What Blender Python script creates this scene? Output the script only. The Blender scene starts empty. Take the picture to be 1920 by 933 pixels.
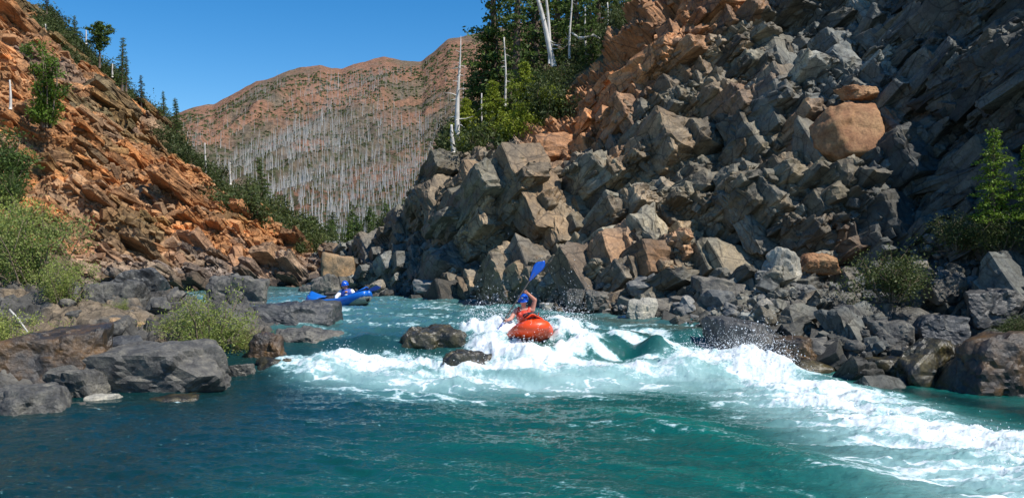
import bpy, bmesh, math, random
import numpy as np
from mathutils import Vector, Matrix

# ------------------------------------------------------------------ basics
C = bpy.context.scene.collection
FOC, CX, CY, EYE = 1663.0, 960.0, 466.5, 2.5
rng = np.random.default_rng(7)
random.seed(7)


def P(px, py, d):
    return np.array([(px - CX) * d / FOC, d, EYE - (py - CY) * d / FOC])


def sst(a, b, x):
    t = np.clip((x - a) / (b - a), 0, 1)
    return t * t * (3 - 2 * t)


def level(y):
    return 0.8 * sst(15.2, 20.0, y) + 0.004 * np.maximum(y - 20, 0)


def WP(px, py):
    d = 18.0
    for _ in range(60):
        d = 0.5 * d + 0.5 * (EYE - float(level(np.array(d)))) * FOC / (py - CY)
    return np.array([(px - CX) * d / FOC, d])


def tag(o, label, cat, group=None, kind=None):
    if label: o['label'] = label
    if cat: o['category'] = cat
    if group: o['group'] = group
    if kind: o['kind'] = kind
    return o


def mesh_np(name, V, F, cols=None, smooth=False, attrs=None):
    m = bpy.data.meshes.new(name)
    V = np.asarray(V, dtype=np.float32); F = np.asarray(F, dtype=np.int32)
    n = F.shape[1]
    m.vertices.add(len(V)); m.vertices.foreach_set('co', V.ravel())
    m.loops.add(F.size); m.loops.foreach_set('vertex_index', F.ravel())
    m.polygons.add(len(F))
    m.polygons.foreach_set('loop_start', np.arange(0, F.size, n, dtype=np.int32))
    m.polygons.foreach_set('loop_total', np.full(len(F), n, dtype=np.int32))
    m.polygons.foreach_set('use_smooth', np.full(len(F), smooth, dtype=bool))
    m.update(calc_edges=True)
    if cols is not None:
        a = m.color_attributes.new('Col', 'FLOAT_COLOR', 'POINT')
        c = np.ones((len(V), 4), dtype=np.float32); c[:, :3] = np.clip(cols, 0, 1)
        a.data.foreach_set('color', c.ravel())
    for k, v in (attrs or {}).items():
        a = m.attributes.new(k, 'FLOAT', 'POINT')
        a.data.foreach_set('value', np.asarray(v, dtype=np.float32).ravel())
    return m


def link(name, mesh, mat=None, parent=None, loc=None):
    o = bpy.data.objects.new(name, mesh); C.objects.link(o)
    if mat is not None and mesh is not None and len(mesh.materials) == 0:
        mesh.materials.append(mat)
    if parent is not None: o.parent = parent
    if loc is not None: o.location = tuple(float(v) for v in loc)
    return o


def copy_tree(o, parent=None):
    c = o.copy(); C.objects.link(c)
    if parent is not None: c.parent = parent
    for ch in list(o.children):
        copy_tree(ch, c)
    return c


# ------------------------------------------------------------------ noise
def _h(ix, iy, iz, seed):
    h = (ix.astype(np.uint32) * np.uint32(374761393)) ^ (iy.astype(np.uint32) * np.uint32(668265263)) \
        ^ (iz.astype(np.uint32) * np.uint32(2147483647)) ^ np.uint32((seed * 2654435761) & 0xffffffff)
    h = (h ^ (h >> np.uint32(13))) * np.uint32(1274126177)
    h = (h ^ (h >> np.uint32(16))) * np.uint32(2246822519)
    return h ^ (h >> np.uint32(15))


def rnd(h, k=0):
    h = (h + np.uint32((k * 0x9E3779B9) & 0xffffffff)) * np.uint32(2246822519)
    h = (h ^ (h >> np.uint32(15))) * np.uint32(3266489917)
    h = h ^ (h >> np.uint32(16))
    return (h & np.uint32(0xffffff)).astype(np.float32) / np.float32(0xffffff)


def vnoise(p, seed=0):
    i = np.floor(p).astype(np.int64); f = (p - i).astype(np.float32)
    f = f * f * (3 - 2 * f)
    out = 0
    for dx in (0, 1):
        wx = f[:, 0] if dx else 1 - f[:, 0]
        for dy in (0, 1):
            wy = f[:, 1] if dy else 1 - f[:, 1]
            for dz in (0, 1):
                wz = f[:, 2] if dz else 1 - f[:, 2]
                out = out + wx * wy * wz * rnd(_h(i[:, 0] + dx, i[:, 1] + dy, i[:, 2] + dz, seed))
    return out


def fbm(p, oct=4, seed=0, gain=0.5):
    a, s, t = 1.0, 0.0, 0.0
    for k in range(oct):
        s = s + a * vnoise(p * (2.03 ** k) + 17.3 * k, seed + k); t += a; a *= gain
    return s / t


def worley(p, seed=0, pw=2, jit=0.85):
    i = np.floor(p).astype(np.int64); n = len(p)
    f1 = np.full(n, 9e9, np.float32); f2 = f1.copy()
    idh = np.zeros(n, np.uint32); cen = np.zeros((n, 3), np.float32)
    id2 = np.zeros(n, np.uint32); cen2 = np.zeros((n, 3), np.float32)
    pf = p.astype(np.float32)
    for dx in (-1, 0, 1):
        for dy in (-1, 0, 1):
            for dz in (-1, 0, 1):
                a, b, c = i[:, 0] + dx, i[:, 1] + dy, i[:, 2] + dz
                h = _h(a, b, c, seed)
                q = np.stack([a + 0.5 + jit * (rnd(h, 1) - 0.5), b + 0.5 + jit * (rnd(h, 2) - 0.5),
                              c + 0.5 + jit * (rnd(h, 3) - 0.5)], 1).astype(np.float32)
                e = np.abs(pf - q)
                d = (e ** pw).sum(1) ** (1.0 / pw)
                m = d < f1
                m2 = (~m) & (d < f2)
                id2[m] = idh[m]; cen2[m] = cen[m]; id2[m2] = h[m2]; cen2[m2] = q[m2]
                f2 = np.where(m, f1, np.minimum(f2, d)); f1 = np.where(m, d, f1)
                idh[m] = h[m]; cen[m] = q[m]
    return f1, f2, idh, cen, id2, cen2


def blocks(p, seed, tilt, pw=3, w=0.12, crack=0.5):
    """one octave of broken rock: every cell is a tilted face, joined to its neighbour by a narrow slope"""
    f1, f2, h, c, h2, c2 = worley(p, seed, pw)
    def face(h, c):
        r = p - c
        return (rnd(h, 5) * 2 - 1) + tilt * 2 * sum((rnd(h, 6 + k) * 2 - 1) * r[:, k] for k in range(3))
    a, b = face(h, c), face(h2, c2)
    e = sst(-w, w, f2 - f1)
    return b + (a - b) * e - crack * (1 - sst(0, w, f2 - f1)), h, e


# ------------------------------------------------------------------ materials
def new_mat(name):
    m = bpy.data.materials.new(name); m.use_nodes = True
    nt = m.node_tree; b = nt.nodes['Principled BSDF']
    return m, nt, b


def N(nt, t, **kw):
    n = nt.nodes.new(t)
    for k, v in kw.items():
        if k.startswith('i_'):
            n.inputs[k[2:].replace('_', ' ')].default_value = v
        else:
            setattr(n, k, v)
    return n


def mixc(nt, a, b, f, mode='MIX'):
    n = nt.nodes.new('ShaderNodeMix'); n.data_type = 'RGBA'; n.blend_type = mode
    for i, v in ((6, a), (7, b), (0, f)):
        if hasattr(v, 'is_linked') or isinstance(v, bpy.types.NodeSocket):
            nt.links.new(v, n.inputs[i])
        elif i == 0: n.inputs[0].default_value = v
        else: n.inputs[i].default_value = (*v, 1) if len(v) == 3 else v
    return n.outputs[2]


def ramp(nt, src, stops):
    r = nt.nodes.new('ShaderNodeValToRGB'); e = r.color_ramp.elements
    while len(e) < len(stops): e.new(0.5)
    for k, (p_, c_) in enumerate(stops):
        e[k].position = p_; e[k].color = (*c_, 1) if len(c_) == 3 else c_
    nt.links.new(src, r.inputs[0]); return r.outputs[0]


def rock_mat(name, scale=1.0, rough=0.75, use_attr=True, base=(0.2, 0.19, 0.17), alt=(0.3, 0.24, 0.16), bump=0.5, spec=0.35, objvar=0.0):
    m, nt, b = new_mat(name); L = nt.links
    geo = N(nt, 'ShaderNodeNewGeometry') if use_attr else None
    tc = N(nt, 'ShaderNodeTexCoord')
    pos = geo.outputs['Position'] if use_attr else tc.outputs['Object']
    n1 = N(nt, 'ShaderNodeTexNoise', i_Scale=1.7 * scale, i_Detail=8.0, i_Roughness=0.65); L.new(pos, n1.inputs['Vector'])
    n2 = N(nt, 'ShaderNodeTexNoise', i_Scale=14 * scale, i_Detail=6.0, i_Roughness=0.7); L.new(pos, n2.inputs['Vector'])
    v1 = N(nt, 'ShaderNodeTexVoronoi', i_Scale=5 * scale, feature='DISTANCE_TO_EDGE'); 
    # warp the crack lines
    wv = N(nt, 'ShaderNodeVectorMath', operation='MULTIPLY_ADD'); L.new(n1.outputs['Color'], wv.inputs[0])
    wv.inputs[1].default_value = (0.5 / scale,) * 3; L.new(pos, wv.inputs[2]); L.new(wv.outputs[0], v1.inputs['Vector'])
    if use_attr:
        a = N(nt, 'ShaderNodeVertexColor', layer_name='Col'); col = a.outputs['Color']
    else:
        f = ramp(nt, n1.outputs['Fac'], [(0.38, (0, 0, 0)), (0.66, (1, 1, 1))])
        col = mixc(nt, base, alt, f)
        if objvar:
            oi = N(nt, 'ShaderNodeObjectInfo')
            g = ramp(nt, oi.outputs['Random'], [(0.0, (1 - objvar, 1 - objvar * .9, 1 - objvar * .8)), (0.5, (1, 1, 1)), (0.8, (1 + objvar, 1 + objvar, 1 + objvar)), (1.0, (1 + objvar * 2, 1 + objvar * 1.3, 1 + objvar * .4))])
            col = mixc(nt, col, g, 1.0, 'MULTIPLY')
    g1 = ramp(nt, n1.outputs['Fac'], [(0.34, (0.55, 0.55, 0.57)), (0.5, (1, 1, 1)), (0.66, (1.4, 1.36, 1.28))])
    col = mixc(nt, col, g1, 0.8, 'MULTIPLY')
    g2 = ramp(nt, n2.outputs['Fac'], [(0.32, (0.55, 0.55, 0.55)), (0.5, (1, 1, 1)), (0.7, (1.4, 1.4, 1.38))])
    col = mixc(nt, col, g2, 0.7, 'MULTIPLY')
    if use_attr:      # joints with painted crack shade, dirt and lichen, along the strata, two sizes
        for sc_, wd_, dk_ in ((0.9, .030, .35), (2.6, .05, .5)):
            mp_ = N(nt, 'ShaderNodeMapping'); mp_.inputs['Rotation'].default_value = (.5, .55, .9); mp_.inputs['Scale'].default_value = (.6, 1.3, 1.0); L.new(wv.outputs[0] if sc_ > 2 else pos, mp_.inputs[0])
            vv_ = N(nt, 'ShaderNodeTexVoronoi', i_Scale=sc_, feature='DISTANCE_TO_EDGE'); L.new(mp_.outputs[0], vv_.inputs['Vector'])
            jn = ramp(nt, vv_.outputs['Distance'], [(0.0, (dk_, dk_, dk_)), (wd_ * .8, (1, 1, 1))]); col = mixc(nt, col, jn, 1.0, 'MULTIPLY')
    L.new(col, b.inputs['Base Color'])
    b.inputs['Roughness'].default_value = rough
    b.inputs['Specular IOR Level'].default_value = spec
    cr = ramp(nt, v1.outputs['Distance'], [(0.0, (0, 0, 0)), (0.05, (1, 1, 1))])
    b1 = N(nt, 'ShaderNodeBump', i_Strength=bump * 0.6, i_Distance=0.04 / scale); L.new(cr, b1.inputs['Height'])
    b2 = N(nt, 'ShaderNodeBump', i_Strength=bump, i_Distance=0.06 / scale); L.new(n2.outputs['Fac'], b2.inputs['Height']); L.new(b1.outputs[0], b2.inputs['Normal'])
    L.new(b2.outputs[0], b.inputs['Normal'])
    return m


def plain(name, col, rough=0.5, var=0.15, scale=8, metal=0, spec=0.5):
    m, nt, b = new_mat(name)
    tc = N(nt, 'ShaderNodeTexCoord'); n = N(nt, 'ShaderNodeTexNoise', i_Scale=float(scale), i_Detail=4.0)
    nt.links.new(tc.outputs['Object'], n.inputs['Vector'])
    g = ramp(nt, n.outputs['Fac'], [(0.3, tuple(c * (1 - var) for c in col)), (0.7, tuple(min(1, c * (1 + var)) for c in col))])
    nt.links.new(g, b.inputs['Base Color'])
    b.inputs['Roughness'].default_value = rough; b.inputs['Metallic'].default_value = metal
    b.inputs['Specular IOR Level'].default_value = spec
    return m


def leaf_mat(name, c1, c2, trans=0.35):
    m, nt, b = new_mat(name); L = nt.links
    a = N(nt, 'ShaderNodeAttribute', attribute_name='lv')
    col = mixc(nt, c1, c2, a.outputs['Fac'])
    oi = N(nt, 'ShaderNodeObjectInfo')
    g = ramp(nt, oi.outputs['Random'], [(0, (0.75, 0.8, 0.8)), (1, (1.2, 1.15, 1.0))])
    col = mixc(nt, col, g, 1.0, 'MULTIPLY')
    L.new(col, b.inputs['Base Color']); b.inputs['Roughness'].default_value = 0.55
    b.inputs['Specular IOR Level'].default_value = 0.3
    t = N(nt, 'ShaderNodeBsdfTranslucent'); L.new(col, t.inputs['Color'])
    mx = N(nt, 'ShaderNodeMixShader'); mx.inputs[0].default_value = trans
    out = nt.nodes['Material Output']
    L.new(b.outputs[0], mx.inputs[1]); L.new(t.outputs[0], mx.inputs[2]); L.new(mx.outputs[0], out.inputs['Surface'])
    return m


M = {}
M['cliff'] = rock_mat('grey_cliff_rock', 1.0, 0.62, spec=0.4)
M['hill'] = rock_mat('orange_hill_rock', 0.8, 0.8, bump=0.7)
M['bank'] = rock_mat('bank_rock', 1.6, 0.7)
M['boulder'] = rock_mat('grey_boulder', 2.2, 0.6, False, bump=.8, base=(0.088, 0.085, 0.078), alt=(0.155, 0.145, 0.122), objvar=0.12)
M['dark'] = rock_mat('dark_boulder', 1.5, 0.42, False, (0.04, 0.042, 0.045), (0.085, 0.085, 0.08), spec=0.5, objvar=0.1)
M['wet'] = rock_mat('wet_boulder', 2.0, 0.22, False, (0.02, 0.021, 0.02), (0.075, 0.06, 0.025), spec=0.6)
M['tan'] = rock_mat('tan_boulder', 1.2, 0.75, False, (0.27, 0.2, 0.12), (0.36, 0.22, 0.11))
M['orange'] = rock_mat('orange_boulder', 1.2, 0.75, False, (0.33, 0.155, 0.07), (0.3, 0.18, 0.09))
M['pale'] = rock_mat('pale_boulder', 1.6, 0.7, False, (0.3, 0.29, 0.25), (0.38, 0.35, 0.28))
M['rust'] = rock_mat('rust_stained_boulder', 1.2, 0.35, False, (0.035, 0.033, 0.03), (0.10, 0.055, 0.02), spec=0.5)
M['scree'] = rock_mat('scree_stone', 3.0, 0.7, False, (0.12, 0.125, 0.125), (0.2, 0.19, 0.165), objvar=0.35)
M['bark'] = plain('bark', (0.11, 0.08, 0.06), 0.9, 0.35, 6)
M['snag'] = plain('bleached_wood', (0.55, 0.52, 0.47), 0.8, 0.3, 3)
M['snagfar'] = plain('bleached_far_wood', (0.48, 0.46, 0.42), 0.8, 0.1, 3)
M['twig'] = plain('twig_bark', (0.16, 0.12, 0.08), 0.9, 0.3, 6)
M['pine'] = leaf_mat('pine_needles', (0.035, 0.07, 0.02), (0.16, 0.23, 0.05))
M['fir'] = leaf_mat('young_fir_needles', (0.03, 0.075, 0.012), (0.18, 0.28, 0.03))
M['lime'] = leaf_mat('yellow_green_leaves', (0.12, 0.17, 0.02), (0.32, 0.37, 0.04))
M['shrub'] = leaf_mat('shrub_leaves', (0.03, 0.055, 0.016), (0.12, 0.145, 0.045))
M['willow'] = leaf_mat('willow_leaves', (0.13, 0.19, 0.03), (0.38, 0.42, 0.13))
M['blue'] = plain('blue_rubber', (0.01, 0.13, 0.52), 0.3, 0.06)
M['blueplastic'] = plain('blue_plastic', (0.008, 0.09, 0.5), 0.18, 0.06)
M['navy'] = plain('navy_plastic', (0.012, 0.03, 0.14), 0.25, 0.06)
M['orangeboat'] = plain('orange_rubber', (0.86, 0.075, 0.012), 0.4, 0.06)
M['grey'] = plain('grey_rubber', (0.3, 0.29, 0.25), 0.45, 0.15)
M['black'] = plain('black_foam', (0.012, 0.012, 0.013), 0.6, 0.1)
M['skin'] = plain('skin', (0.58, 0.27, 0.19), 0.5, 0.08, 20)
M['white'] = plain('white_cloth', (0.75, 0.75, 0.77), 0.8, 0.05)
M['red'] = plain('red_vest', (0.6, 0.045, 0.02), 0.6, 0.1)
M['bluevest'] = plain('blue_vest', (0.02, 0.07, 0.35), 0.6, 0.1)
M['yellow'] = plain('orange_stripe', (0.85, 0.33, 0.05), 0.6, 0.05)
M['hair'] = plain('brown_hair', (0.06, 0.03, 0.018), 0.6, 0.2)
M['pink'] = plain('pink_fabric', (0.6, 0.07, 0.12), 0.6, 0.1)

# ------------------------------------------------------------------ surfaces on a control net
class Surf:
    def __init__(self, cols, nu, nv, ufine, vpow=1.0, under=True, prof=None):
        self.pxs = np.array([c[0] for c in cols], float)
        ntc = 64
        tt = np.linspace(0, 1, ntc)
        PY = []; D = []
        for c in cols:
            pts = c[1]
            py = np.array([p[0] for p in pts], float); d = np.array([p[1] for p in pts], float)
            # arc parameter mixes picture height and depth
            s = np.r_[0, np.cumsum(np.hypot(np.diff(py) / 40.0, np.diff(d) * 0.6))]; s /= s[-1]
            PY.append(np.interp(tt, s, py)); D.append(np.interp(tt, s, d))
        PY = np.array(PY); D = np.array(D)
        u = ufine; v = np.linspace(0, 1, nv) ** vpow
        def cub(A):   # smooth interpolation over columns
            k = np.clip(np.searchsorted(self.pxs, u) - 1, 0, len(self.pxs) - 2)
            x0 = self.pxs[k]; x1 = self.pxs[k + 1]; t = (u - x0) / (x1 - x0)
            sl = np.gradient(A, self.pxs, axis=0)
            h = (x1 - x0)[:, None]; t = t[:, None]
            h00 = 2 * t**3 - 3 * t**2 + 1; h10 = t**3 - 2 * t**2 + t; h01 = -2 * t**3 + 3 * t**2; h11 = t**3 - t**2
            return h00 * A[k] + h10 * h * sl[k] + h01 * A[k + 1] + h11 * h * sl[k + 1]
        py = cub(PY); d = cub(D)
        ker = np.ones(5) / 5
        def rows(A):
            A = np.pad(A, ((0, 0), (2, 2)), mode='edge')
            return sum(A[:, i:i + ntc] for i in range(5)) / 5
        py = rows(py); d = rows(d)
        PYf = np.array([np.interp(v, tt, py[i]) for i in range(len(u))])
        Df = np.array([np.interp(v, tt, d[i]) for i in range(len(u))])
        self.nu, self.nv = len(u), nv
        self.px = np.repeat(u[:, None], nv, 1); self.py = PYf; self.d = Df
        self.v = np.repeat(v[None], len(u), 0)
        X = (self.px - CX) * Df / FOC; Z = EYE - (PYf - CY) * Df / FOC
        self.G = np.stack([X, Df, Z], -1)
        gu = np.gradient(self.G, axis=0); gv = np.gradient(self.G, axis=1)
        n = np.cross(gv, gu); n /= np.linalg.norm(n, axis=-1, keepdims=True) + 1e-9
        view = -self.G + np.array([0, 0, EYE])
        s = np.sign((n * view).sum(-1, keepdims=True)); s[s == 0] = 1
        # keep orientation consistent: majority sign
        n *= np.sign(s.mean())
        self.n = n

    def flat(self, A): return A.reshape(-1, A.shape[-1]) if A.ndim == 3 else A.reshape(-1)

    def faces(self):
        i = np.arange(self.nu * self.nv).reshape(self.nu, self.nv)
        return np.stack([i[:-1, :-1], i[1:, :-1], i[1:, 1:], i[:-1, 1:]], -1).reshape(-1, 4)

    def at(self, px, py):
        """displaced surface point whose macro picture position is nearest"""
        iu = int(np.clip(np.searchsorted(self.px[:, 0], px), 0, self.nu - 1))
        iv = int(np.argmin(np.abs(self.py[iu] - py)))
        return self.G[iu, iv].copy(), iu, iv


def ugrid(a, b, n, lo, hi, extra=40):
    return np.r_[np.linspace(lo, a, extra, endpoint=False), np.linspace(a, b, n, endpoint=False), np.linspace(b, hi, extra)]


def frame(T, ang):
    T = np.array([T[0], T[1], 0.0]); T /= np.linalg.norm(T); Z = np.array([0, 0, 1.0])
    a = math.cos(ang) * T + math.sin(ang) * Z; b = -math.sin(ang) * T + math.cos(ang) * Z
    return np.stack([a, b, np.cross(a, b)], 1)   # p @ frame -> (a,b,c)


def hull_templates(n, seed, cut=.35):
    out = []; r = np.random.default_rng(seed)
    for k in range(n):
        bm = bmesh.new()
        for sx_ in (-1, 1):
            for sy_ in (-1, 1):
                for sz_ in (-1, 1):
                    c_ = np.array([sx_, sy_, sz_]) * .5 * r.uniform(.78, 1.0, 3)
                    if r.random() < cut:
                        ax_ = r.permutation(3)[:2]
                        for a_ in ax_:
                            q_ = c_.copy(); q_[a_] *= r.uniform(.3, .7); bm.verts.new(q_)
                    else: bm.verts.new(c_)
        g_ = bmesh.ops.convex_hull(bm, input=bm.verts[:])
        bmesh.ops.delete(bm, geom=list({e for e in g_['geom_interior'] + g_['geom_unused'] if isinstance(e, bmesh.types.BMVert)}), context='VERTS')
        bmesh.ops.dissolve_limit(bm, angle_limit=.12, verts=bm.verts[:], edges=bm.edges[:])
        bmesh.ops.bevel(bm, geom=bm.edges[:], offset=.022, segments=1, affect='EDGES')
        bmesh.ops.triangulate(bm, faces=bm.faces[:]); bm.verts.index_update()
        out.append((np.array([v.co[:] for v in bm.verts]), np.array([[v.index for v in f.verts] for f in bm.faces]))); bm.free()
    return out


HT = hull_templates(40, 4)


def refine(t, cuts):
    bm = bmesh.new(); vs = [bm.verts.new(p) for p in t[0]]
    for f in t[1]: bm.faces.new([vs[i] for i in f])
    bmesh.ops.subdivide_edges(bm, edges=[e for e in bm.edges if e.calc_length() > .12], cuts=cuts, use_grid_fill=True)
    bmesh.ops.triangulate(bm, faces=bm.faces[:])
    bmesh.ops.subdivide_edges(bm, edges=[e for e in bm.edges if e.calc_length() > .10], cuts=1, use_grid_fill=True)
    bmesh.ops.triangulate(bm, faces=bm.faces[:]); bm.normal_update(); bm.verts.index_update()
    o = (np.array([v.co[:] for v in bm.verts]), np.array([[v.index for v in f.verts] for f in bm.faces])); bm.free(); return o


HTF = [refine(t, 4) for t in HT[:24]]
HTM = [refine(t, 2) for t in HT[:24]]


def stud(surf, cols_, n, size, aspect, Fm, keep, seed, jit=.25, spread=.35, tint=.22, push=.05, T=None, rough=1.0):
    """angular joint blocks standing out of the surface, one mesh with the cliff they belong to"""
    r = np.random.default_rng(seed); VV = []; FF = []; CC = []; off = 0; k = 0; tries = 0
    cg = cols_.reshape(surf.nu, surf.nv, 3)
    while k < n and tries < n * 40:
        tries += 1
        iu = r.integers(50, surf.nu - 50); iv = r.integers(3, surf.nv - 3)
        kp = keep(surf.px[iu, iv], surf.py[iu, iv], surf.d[iu, iv])
        if r.random() > kp: continue
        s_ = size * r.lognormal(0, spread); dm = np.array(aspect) * s_ * r.uniform(.7, 1.35, 3)
        V, F = (T or HT)[r.integers(0, len(T or HT))]
        E = Matrix.Rotation(r.normal(0, jit), 3, 'X') @ Matrix.Rotation(r.normal(0, jit), 3, 'Y') @ Matrix.Rotation(r.normal(0, jit), 3, 'Z')
        W = (V * dm) @ np.array(E).T @ Fm.T + surf.G[iu, iv] + surf.n[iu, iv] * s_ * push
        VV.append(W); FF.append(F + off); off += len(V)
        CC.append(np.tile(cg[iu, iv] * r.uniform(1 - tint, 1 + tint), (len(V), 1))); k += 1
    V = np.concatenate(VV); Cc = np.concatenate(CC)
    if T is not None:     # break the faces up: chipped joints, ledges and grain
        q = V @ Fm; cen_ = np.concatenate([np.tile(v.mean(0), (len(v), 1)) for v in VV]); dr = V - cen_; dr /= np.linalg.norm(dr, axis=1, keepdims=True) + 1e-9
        a, ha, _ = blocks(q / (np.array([.9, .38, .5]) * rough), seed + 1, .7, w=.08, crack=.9); b, hb, _ = blocks(q / (np.array([.32, .16, .2]) * rough), seed + 2, .8, w=.25, crack=.5)
        V = V + dr * (rough * (.06 * a + .035 * b + .05 * (fbm(V * 4, 3, seed) - .5)))[:, None]
        st = fbm(V * .9, 4, seed + 5)
        Cc = Cc * (.78 + .44 * rnd(ha, 3))[:, None] * (.85 + .3 * rnd(hb, 3))[:, None]
        Cc = Cc * (1 + (sst(.5, .65, st)[:, None] * np.array([[.22, .09, -.05]])))
    return V, np.concatenate(FF), Cc


def cliff_mesh(name, surf, c, studs):
    V = [S.flat(surf.G)]; q4 = surf.faces(); F = [np.concatenate([q4[:, [0, 1, 2]], q4[:, [0, 2, 3]]])]; CC = [c]; off = len(V[0])
    for v, f, cc in studs:
        V.append(v); F.append(f + off); CC.append(cc); off += len(v)
    return mesh_np(name, np.concatenate(V), np.concatenate(F), np.concatenate(CC))


# ---- right-hand cliff
def back(py, d, rise):
    z = EYE - (py - CY) * d / FOC
    out = []
    for dd in (7, 28, 60):
        z2 = z + rise * dd; out.append((CY - (z2 - EYE) * FOC / (d + dd), d + dd))
    return out


def foot(px, py):
    w = WP(px, py); d = w[1] - 1.2
    return (CY + (EYE + 0.9) * FOC / d, d), (py, w[1])


def col(px, fpy, pts, rise=0.2):
    a, b = foot(px, fpy)
    return (px, [a, b] + pts + back(pts[-1][0], pts[-1][1], rise))


RC = [
    col(575, 545, [(530, 44), (505, 46), (485, 48)], 0.0),
    col(620, 548, [(525, 38), (500, 40), (478, 42)], 0.0),
    col(665, 552, [(520, 34.5), (480, 35.5), (452, 37)], 0.0),
    col(705, 556, [(520, 33), (480, 33.8), (440, 35.5)], 0.0),
    col(760, 562, [(520, 31), (460, 32.2), (398, 34.5)], 0.02),
    col(820, 567, [(540, 29.5), (480, 30.2), (400, 31), (335, 33)], 0.06),
    col(860, 570, [(540, 29), (480, 29.6), (400, 30.3), (330, 31), (285, 33)], 0.12),
    col(950, 577, [(548, 26.4), (520, 27.0), (430, 28), (340, 29.5), (272, 32)], 0.2),
    col(1010, 583, [(556, 25), (520, 26.3), (430, 27.5), (330, 28.7), (225, 32)], 0.22),
    col(1080, 592, [(562, 23.5), (525, 25), (440, 26.3), (320, 28), (155, 32)], 0.25),
    col(1200, 606, [(572, 21.5), (530, 23.2), (440, 24.8), (290, 26.6), (150, 28.5), (50, 31.5)], 0.28),
    col(1320, 622, [(582, 20.3), (530, 22.2), (430, 24.2), (280, 26.0), (120, 27.8), (-50, 30.5)], 0.4),
    col(1460, 670, [(600, 18.7), (525, 21.2), (440, 23), (300, 24.8), (120, 26.5), (-120, 30)], 0.5),
    col(1600, 698, [(610, 18.6), (530, 20.9), (440, 22.7), (300, 24.0), (120, 25.2), (-160, 29)], 0.5),
    col(1760, 720, [(630, 17.8), (530, 19.8), (430, 21.6), (300, 22.4), (120, 23.0), (-200, 27)], 0.5),
    col(1920, 752, [(660, 16.0), (540, 18.0), (430, 19.6), (250, 20.2), (80, 20.6), (-260, 25)], 0.5),
    col(2150, 800, [(680, 14.0), (540, 16.0), (420, 17.0), (200, 17.6), (0, 18.2), (-380, 22)], 0.5),
    col(2900, 950, [(760, 10.0), (560, 12.0), (400, 13.0), (150, 13.6), (-150, 14.2), (-700, 18)], 0.5),
]
RS = Surf(RC, 0, 620, ugrid(590, 1960, 1150, 575, 2900, 60))
Fr = frame((0.55, -0.83), math.radians(33))
S = RS
Pm = S.flat(S.G).copy(); nm = S.flat(S.n)
px, py = S.flat(S.px), S.flat(S.py)
q = Pm @ Fr
warp = np.stack([fbm(Pm * 0.3, 1, 51), fbm(Pm * 0.3 + 9, 1, 52), fbm(Pm * 0.3 + 21, 1, 53)], 1) - 0.5
qw = q + warp * 1.6
b0, h0, e0 = blocks(qw / np.array([4.6, 2.6, 3.0]), 11, 0.5, w=.10, crack=.25)
b1, h1, e1 = blocks(qw / np.array([2.0, 1.0, 1.3]), 12, 0.55, w=.10, crack=.5)
b2, h2, e2 = blocks((q + warp * 0.7) / np.array([0.8, 0.45, 0.55]), 13, 0.6, w=.13, crack=.6)
b3, h3, e3 = blocks((q + warp * 0.4) / np.array([0.3, 0.2, 0.22]), 14, 0.7, w=.3)
topd = (S.d - S.d[:, :1]).reshape(-1)
ctop = np.interp(px, [c[0] for c in RC], [c[1][-4][0] for c in RC])      # skyline row
above = (S.flat(S.d) > np.interp(px, [c[0] for c in RC], [c[1][-4][1] for c in RC]) + 1.0)
scree = sst(500, 560, py) * sst(1000, 1100, px) + sst(430, 500, py) * sst(1430, 1520, px); scree = np.clip(scree, 0, 1)
leftface = 1 - sst(860, 1000, px)
big = (1 - 0.7 * scree) * (1 - 0.35 * leftface)
dsp = 0.75 * b0 * big + 0.30 * b1 * (1 - 0.55 * scree) + 0.15 * b2 + 0.05 * b3 + 0.03 * (fbm(Pm * 3, 4, 3) - 0.5) - 0.12
right = sst(1550, 1750, px)
dsp = dsp * (1 - 0.25 * right) + right * 0.35 * (fbm(q / np.array([1.5, .5, .8]), 5, 71) - 0.5)
dsp = np.where(above, 0.35 * (fbm(Pm * 0.8, 4, 5) - 0.5) * 2 * sst(800, 860, px), dsp)
S.G = (Pm + nm * dsp[:, None]).reshape(S.nu, S.nv, 3)
# colours (intrinsic)
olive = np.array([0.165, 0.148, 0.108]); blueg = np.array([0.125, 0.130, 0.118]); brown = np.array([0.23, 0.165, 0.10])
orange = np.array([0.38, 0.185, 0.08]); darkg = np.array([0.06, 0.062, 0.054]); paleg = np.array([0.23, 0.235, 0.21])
def lerp(a, b, t): return a + (b - a) * t[:, None]
n_big = fbm(Pm * 0.22, 3, 31); n_mid = fbm(Pm * 0.9, 4, 32)
c = np.tile(olive, (len(Pm), 1))
c = lerp(c, brown, 0.7 * sst(0.46, 0.6, .08 * sst(300, 150, py) + n_big * 0.5 + rnd(h1, 9) * 0.5))
bl = np.clip(sst(1380, 1480, px) * (1 - sst(200, 290, py)) + sst(1560, 1640, px) + 0.9 * (1 - sst(780, 920, px)) * sst(400, 470, py) + 0.55 * scree, 0, 1)
c = lerp(c, blueg, bl)
c = lerp(c, paleg, 0.7 * sst(0.6, 0.8, rnd(h2, 11) * 0.6 + n_mid * 0.4) * (0.4 + 0.6 * bl))
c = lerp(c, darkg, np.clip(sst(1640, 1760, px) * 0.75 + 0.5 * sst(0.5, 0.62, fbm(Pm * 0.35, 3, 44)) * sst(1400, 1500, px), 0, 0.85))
nearTop = 1 - sst(30, 210, py - ctop)
orm = np.clip(nearTop * sst(930, 1040, px) * (1 - sst(1385, 1450, px)) + 0.0, 0, 1)
orm = sst(0.35, 0.65, orm * 0.75 + 0.35 * n_mid + 0.15 * (rnd(h1, 13) - .5) - 0.02) * sst(0.02, 0.2, orm)
orm = np.maximum(orm, 0.45 * sst(0.64, 0.74, n_mid * .7 + rnd(h2, 14) * .3) * (1 - bl))
c = lerp(c, orange, orm)
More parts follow.
